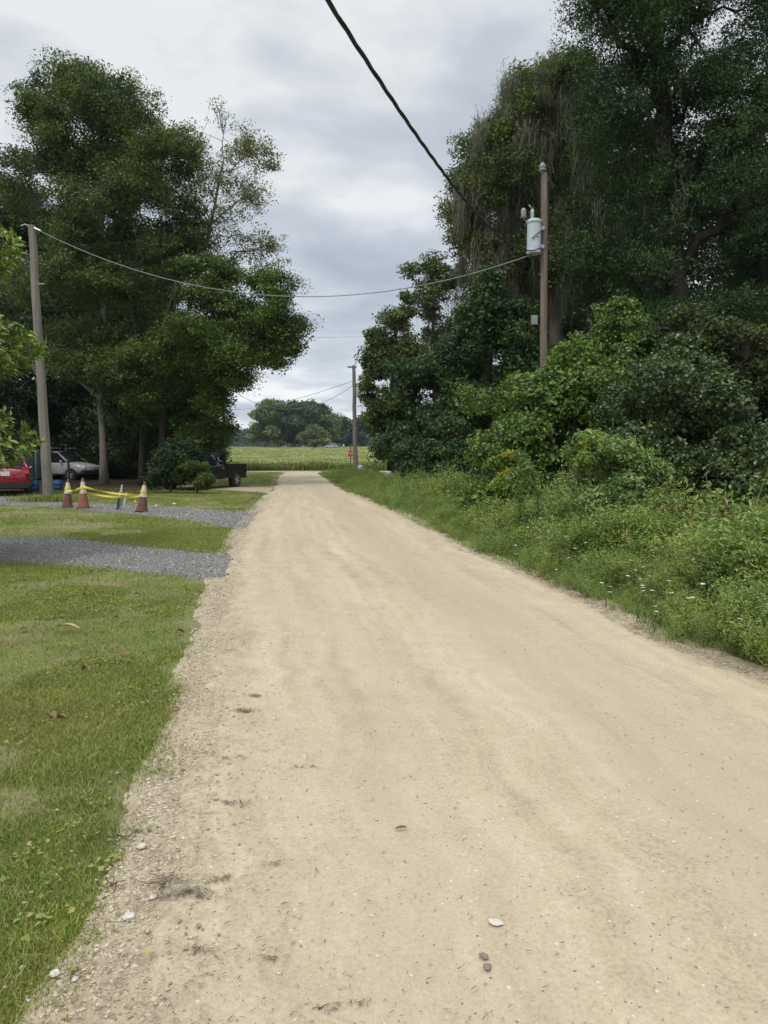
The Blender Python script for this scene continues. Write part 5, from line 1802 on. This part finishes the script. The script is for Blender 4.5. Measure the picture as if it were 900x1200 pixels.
def wheel(parent, x, y, r, w, side, spokes=5):
    wz = Geo().lathe([(r * .62, -w / 2), (r * .92, -w / 2), (r, -w * .32), (r, w * .32), (r * .92, w / 2), (r * .62, w / 2)], (0, 0, 0), 24, axis='x').build('wheel', M['tyre'], parent, smooth=True, loc=(x, y, r), sharp=40)
    g = Geo()
    xo = side * (w / 2 + .004)
    g.lathe([(r * .64, xo - side * .05), (r * .66, xo), (r * .56, xo - side * .01), (r * .55, xo - side * .05)], (0, 0, 0), 24, axis='x')
    for k in range(spokes):
        a_ = 2 * math.pi * k / spokes + .3
        c = np.array([xo - side * .015, math.cos(a_) * r * .34, math.sin(a_) * r * .34])
        ca, sa = math.cos(a_), math.sin(a_)
        Mx = np.array([[1, 0, 0], [0, ca, -sa], [0, sa, ca]])
        g.box(c, (.03, r * .5, r * .16), M=Mx)
    g.lathe([(r * .15, xo - side * .04), (r * .15, xo), (r * .08, xo + side * .01)], (0, 0, 0), 12, axis='x')
    g.build('rim', M['rim'], wz)
    return wz


def body_ring(y, zb, zt, w, hood=.05):
    half = [(0, zb), (w * .80, zb), (w * .97, zb + .10), (w, zb + (zt - zb) * .45), (w * .985, zt - .16), (w * .95, zt - .05), (w * .84, zt), (w * .4, zt + hood * .6), (0, zt + hood)]
    return [[x, y, z] for x, z in half] + [[-x, y, z] for x, z in half[-2:0:-1]]


def cab_ring(y, z0, z1, w0, w1):
    half = [(0, z0), (w0, z0), (w0 * .98, z0 + (z1 - z0) * .3), ((w0 + w1) / 2 * .985, z0 + (z1 - z0) * .68), (w1, z1 - .035), (w1 * .9, z1), (0, z1 + .02)]
    return [[x, y, z] for x, z in half] + [[-x, y, z] for x, z in half[-2:0:-1]]


def car(name, label, paint, loc, rz, stations, cab, roof, wheels, r, cat='car', group=None, plate=None, tail=None, roofmat=None, lamps=None, door_y=None, extra=True, bumper=None):
    """stations: (y, z bottom, z top, half width); cab: (y, z0, z1, w0, w1); roof: (y0, y1, z, w)"""
    t = thing(name, label, cat, loc, rz, group)
    Geo().loft([body_ring(*s) for s in stations]).build('body', M[paint], t, smooth=True, sharp=50)
    W = max(s[3] for s in stations)
    cabin = Geo().loft([cab_ring(*c) for c in cab]).build('windows', M['glass'], t, smooth=True, sharp=40)
    y0, y1, z, w = roof
    rm = roofmat or paint
    g = Geo().loft([cab_ring(y, z - .03, z + .022 + (.02 if 0 < i < 3 else 0), w, w * .96) for i, y in enumerate(np.linspace(y0, y1, 4))])
    g.build('roof', M[rm], t, smooth=True, sharp=40)
    pil = Geo()
    c0, cN = cab[0], cab[-1]
    for sx in (-1, 1):
        pil.tube([(sx * c0[3] * .99, c0[0], c0[1]), (sx * w * 1.0, y0, z)], [.05, .04], 6)
        pil.tube([(sx * cN[3] * .99, cN[0], cN[1]), (sx * w * 1.0, y1, z)], [.045, .035], 6)
        for yb in (door_y or [0.0]):
            pil.tube([(sx * cab[1][3] * 1.005, yb, cab[1][1]), (sx * w * 1.01, yb, z)], [.04, .035], 6)
    pil.build('pillars', M[paint], t, smooth=True)
    for yw in wheels:
        for sx in (-1, 1):
            Geo().lathe([(r * 1.16, sx * (W - .20)), (r * 1.16, sx * (W + .004))], (0, yw, r), 24, axis='x').build('wheel_arch', M['blacktrim'], t)
            wheel(t, sx * (W - .09), yw, r, .20, sx)
    ym, yM = stations[0][0], stations[-1][0]
    zr = stations[1][2]
    if tail:
        for sx in (-1, 1):
            Geo().box((sx * tail[0], ym + tail[3], tail[1]), (tail[2], .22, .16), rz=-sx * .25, top=.85).build('taillight', M['tail'], t)
    if plate:
        Geo().box((0, ym - .02 + plate[1], plate[0]), (.31, .02, .16)).build('licence_plate', M['plate'], t)
    if lamps:
        for sx in (-1, 1):
            Geo().box((sx * lamps[0], yM + lamps[3], lamps[1]), (lamps[2], .30, .15), rz=sx * .35, top=.8).build('headlight', M['lamp'], t)
    if bumper:
        for yb in (ym + .1, yM - .1):
            Geo().box((0, yb, bumper), (W * 1.75, .24, .20)).build('bumper', M['blacktrim'], t)
    if extra:
        for sx in (-1, 1):
            Geo().lathe([(.03, 0), (.09, .05), (.08, .12), (.02, .16)], (sx * (W + .06), cab[-1][0] - .45, cab[-1][1] + .06), 8, axis='y').build('wing_mirror', M[paint], t)
            Geo().box((sx * (W + .005), (door_y or [0])[0] + .25, .82 * cab[0][1]), (.03, .18, .03)).build('door_handle', M['chrome'], t)
    return t


sedan_st = [(-2.30, .48, .86, .66), (-2.22, .36, 1.00, .80), (-1.95, .28, 1.05, .86), (-1.3, .24, 1.02, .88), (-.5, .22, .96, .89), (.6, .22, .95, .89), (1.25, .24, .94, .88), (1.8, .28, .84, .84), (2.2, .32, .72, .74), (2.3, .42, .60, .62)]
sedan_cab = [(-1.72, 1.0, 1.04, .80, .72), (-1.05, .97, 1.36, .80, .60), (-.3, .94, 1.43, .80, .60), (.35, .94, 1.40, .80, .60), (1.25, .93, .97, .78, .72)]
pc = G(7, 582)
red = car('red_car', 'glossy red car with a pale licence plate parked beside the weathered pole', 'red', (pc[0] - 2.2 * math.sin(R(27)), pc[1] + 2.2 * math.cos(R(27)), 0), R(27), sedan_st, sedan_cab, (-1.0, .3, 1.40, .61), (-1.35, 1.38), .33,
          group='cars parked under the trees', plate=(.86, -.03), tail=(.68, .92, .34, .10), lamps=(.58, .66, .3, -.14), door_y=[-.45], bumper=.42)
# badge and spoiler lip of the boot lid
Geo().lathe([(.055, 0), (.055, .012)], (0, -2.285, .98), 14, axis='y').build('badge', M['chrome'], red)
Geo().box((0, -2.12, 1.10), (1.35, .16, .035)).build('spoiler', M['red'], red)

suv_st = [(-2.2, .5, 1.0, .76), (-2.1, .38, 1.1, .86), (-1.2, .3, 1.08, .90), (.4, .3, 1.06, .90), (1.0, .3, 1.06, .89), (1.6, .34, .98, .85), (2.1, .38, .86, .76), (2.25, .5, .74, .62)]
suv_cab = [(-2.05, 1.06, 1.2, .84, .74), (-1.7, 1.05, 1.62, .82, .64), (-.5, 1.04, 1.70, .82, .66), (.25, 1.04, 1.66, .82, .65), (1.1, 1.04, 1.08, .80, .74)]
pw = P(91, 562.5, 43.5)
a_ = R(-68)                                   # nose towards the road and slightly at us
fwd = np.array([-math.sin(a_), math.cos(a_)])
fwd = np.array([0.93, -0.37])
rz_ = math.atan2(-fwd[0], fwd[1])
cpos = pw[:2] - fwd * 1.35
car('silver_car', 'silver white car with its nose out from behind the weathered pole', 'silver', (cpos[0], cpos[1] + .6, 0), rz_, suv_st, suv_cab, (-1.65, .2, 1.66, .66), (-1.35, 1.35), .34,
    group='cars parked under the trees', lamps=(.60, .80, .3, -.16), door_y=[-.4], bumper=.5)
van_st = [(-2.5, .5, 1.1, .86), (-2.4, .4, 1.16, .94), (-1, .35, 1.16, .96), (1.2, .35, 1.14, .96), (1.9, .36, 1.08, .92), (2.4, .4, .94, .82), (2.5, .5, .8, .7)]
van_cab = [(-2.42, 1.12, 1.4, .90, .82), (-2.2, 1.12, 1.92, .90, .78), (-.5, 1.12, 1.98, .90, .78), (.7, 1.1, 1.94, .90, .78), (1.8, 1.1, 1.14, .88, .8)]
pv = P(86, 556, 51)
car('dark_van', 'dark van with a pale roof parked behind the silver car', 'vanpaint', (pv[0] + .1, pv[1], 0), R(-86), van_st, van_cab, (-2.2, .7, 1.93, .80), (-1.5, 1.5), .36, cat='van', group='cars parked under the trees',
    roofmat='vanroof', lamps=(.68, .86, .3, -.16), door_y=[-1.1, -.1, .8], bumper=.5)
pf_ = P(388, 525, 255)
car('white_car', 'tiny pale car parked far off by the grove beyond the field', 'silver', (pf_[0], 255, float(hz(0, 255))), R(80), suv_st, suv_cab, (-1.65, .2, 1.66, .66), (-1.35, 1.35), .34, lamps=(.6, .8, .3, -.16))


def pickup():
    pr = G(275, 571)                          # rear wheel, visible side
    d = np.array([-.28, -.96])
    d /= np.linalg.norm(d)
    rz = math.atan2(-d[0], d[1])
    # local +Y is forward d ; visible side is the one whose normal faces the camera
    right = np.array([d[1], -d[0]])           # local +X
    sx = 1 if right @ (-pr[:2]) > 0 else -1
    c = pr[:2] - right * sx * .78 + d * 1.45
    t = thing('pickup_truck', 'black pickup truck half hidden by the roadside bush', 'pickup truck', (c[0], c[1], 0), rz, 'cars parked under the trees')
    Wd = .88
    Geo().loft([body_ring(*s) for s in [(-.55, .42, 1.08, Wd), (.3, .42, 1.08, Wd), (1.05, .42, 1.07, Wd), (1.1, .42, 1.07, Wd), (1.9, .45, 1.02, Wd * .98), (2.4, .5, .95, Wd * .92), (2.5, .58, .85, Wd * .8)]]).build('body', M['blackpaint'], t, smooth=True, sharp=50)
    Geo().loft([cab_ring(y, z0, z1, a, b) for y, z0, z1, a, b in [(-.54, 1.05, 1.12, .80, .74), (-.42, 1.05, 1.55, .80, .66), (.3, 1.05, 1.62, .80, .66), (.6, 1.05, 1.58, .80, .66), (1.2, 1.05, 1.1, .78, .72)]]).build('windows', M['glass'], t, smooth=True, sharp=40)
    Geo().loft([cab_ring(y, 1.55, 1.62 + (.02 if i in (1, 2) else 0), .68, .63) for i, y in enumerate((-.40, 0, .3, .58))]).build('roof', M['blackpaint'], t, smooth=True, sharp=40)
    pil = Geo()
    for s in (-1, 1):
        pil.tube([(s * .80, -.50, 1.05), (s * .67, -.40, 1.56)], [.05, .04], 6)
        pil.tube([(s * .78, 1.15, 1.05), (s * .67, .56, 1.56)], [.045, .035], 6)
    pil.build('pillars', M['blackpaint'], t)
    bed = Geo()
    for s in (-1, 1):
        bed.box((s * (Wd - .05), -1.53, .78), (.10, 1.86, .60))
        bed.box((s * (Wd - .05), -1.53, 1.095), (.13, 1.88, .035))
    bed.box((0, -.61, .78), (2 * Wd - .2, .06, .60))
    bed.box((0, -1.53, .52), (2 * Wd - .2, 1.84, .06))
    bed.build('cargo_bed', M['blackpaint'], t)
    tg_ = Geo().box((0, -2.475, .79), (2 * Wd - .06, .05, .58)).build('tailgate', M['blackpaint'], t)
    Geo().box((0, -2.51, .95), (.22, .02, .06)).build('handle', M['chrome'], tg_)
    Geo().box((0, -2.56, .50), (2 * Wd, .14, .16)).build('bumper', M['chrome'], t)
    for s in (-1, 1):
        Geo().box((s * (Wd - .04), -2.475, .86), (.13, .07, .34)).build('taillight', M['tail'], t)
        Geo().box((s * .68, 2.42, .83), (.3, .14, .16)).build('headlight', M['lamp'], t)
        Geo().box((s * (Wd + .005), -.15, .93), (.03, .20, .035)).build('door_handle', M['chrome'], t)
        Geo().box((s * (Wd + .14), .95, 1.14), (.2, .1, .16), top=.8).build('wing_mirror', M['blackpaint'], t)
        for yw in (-1.45, 1.55):
            Geo().lathe([(.42, s * (Wd - .2)), (.42, s * (Wd + .006))], (0, yw, .36), 24, axis='x').build('wheel_arch', M['blacktrim'], t)
            wheel(t, s * (Wd - .08), yw, .36, .22, s, 6)


pickup()

# carport-like frame behind the red car, with blue drums below
M['teal'] = plain('dark_teal_metal', (0.05, 0.11, 0.11), .55, var=.15)
M['tarp'] = plain('dark_green_tarp', (0.012, 0.03, 0.028), .7, var=.3, scale=3, bump=.4)
pcg = P(30, 565, 33)
pcg[2] = 0
t = thing('tarp_frame', 'teal metal frame hung with dark tarp behind the red car', 'frame', pcg, R(8))
g = Geo()
for x in (-.62, .0, .62):
    for y in (-.5, .5):
        g.tube([(x, y, -.03), (x, y, 1.72)], .03, 8)
for y in (-.5, .5):
    g.tube([(-.65, y, 1.72), (.65, y, 1.72)], .035, 8)
    g.tube([(-.62, y, .5), (.62, y, .5)], .02, 8)
for x in (-.62, .62):
    g.tube([(x, -.5, 1.72), (x, .5, 1.72)], .03, 8)
g.tube([(0, -.5, 1.70), (-.28, -.52, .9)], .02, 6)
g.build('frame_poles', M['teal'], t, smooth=True)
for y in (-.44, .46):
    g = Geo()
    vv = []
    for k in range(17):
        x0 = -.60 + 1.2 * k / 16
        vv += [[x0, y + .03 * math.sin(k * 1.7), .44 + .05 * math.sin(k)], [x0, y, 1.68]]
    g.add(vv, [[2 * k, 2 * k + 2, 2 * k + 3, 2 * k + 1] for k in range(16)])
    g.build('tarp_curtain', M['tarp'], t)
M['bluepl'] = plain('blue_plastic', (0.015, 0.065, 0.17), .5)
def drum(label, u, v, Y, r, h):
    p = P(u, v, Y)
    p[2] = 0
    t = thing('plastic_drum', label, 'drum', p, group='blue drums by the parked cars')
    Geo().lathe([(r * .9, 0), (r, .04), (r, h * .3), (r * 1.04, h * .33), (r, h * .36), (r, h * .66), (r * 1.04, h * .69), (r, h * .72), (r * .97, h - .02), (r * .9, h)], (0, 0, 0), 18).build('drum_body', M['bluepl'], t, smooth=True, sharp=40)
    Geo().lathe([(r * .88, 0), (r * .88, .02)], (0, 0, h), 18).build('lid', M['bluepl'], t)


drum('blue plastic drum between the red car and the pale post', 40, 573, 31, .20, .46)
drum('blue plastic drum just past the weathered pole', 68, 572, 32, .19, .44)

# ------------------------------------------------------------------ haze
m, nt, out = new_mat('summer_haze')
vol = nt.nodes.new('ShaderNodeVolumePrincipled')
vol.inputs['Color'].default_value = (0.80, 0.88, 0.97, 1)
vol.inputs['Density'].default_value = 0.00016
vol.inputs['Anisotropy'].default_value = 0.2
nt.links.new(vol.outputs[0], out.inputs['Volume'])
tag(Geo().box((0, 1550, 19), (5600, 4400, 42)).build('haze', m), 'thin blue summer haze over the far trees', 'haze', kind='stuff')
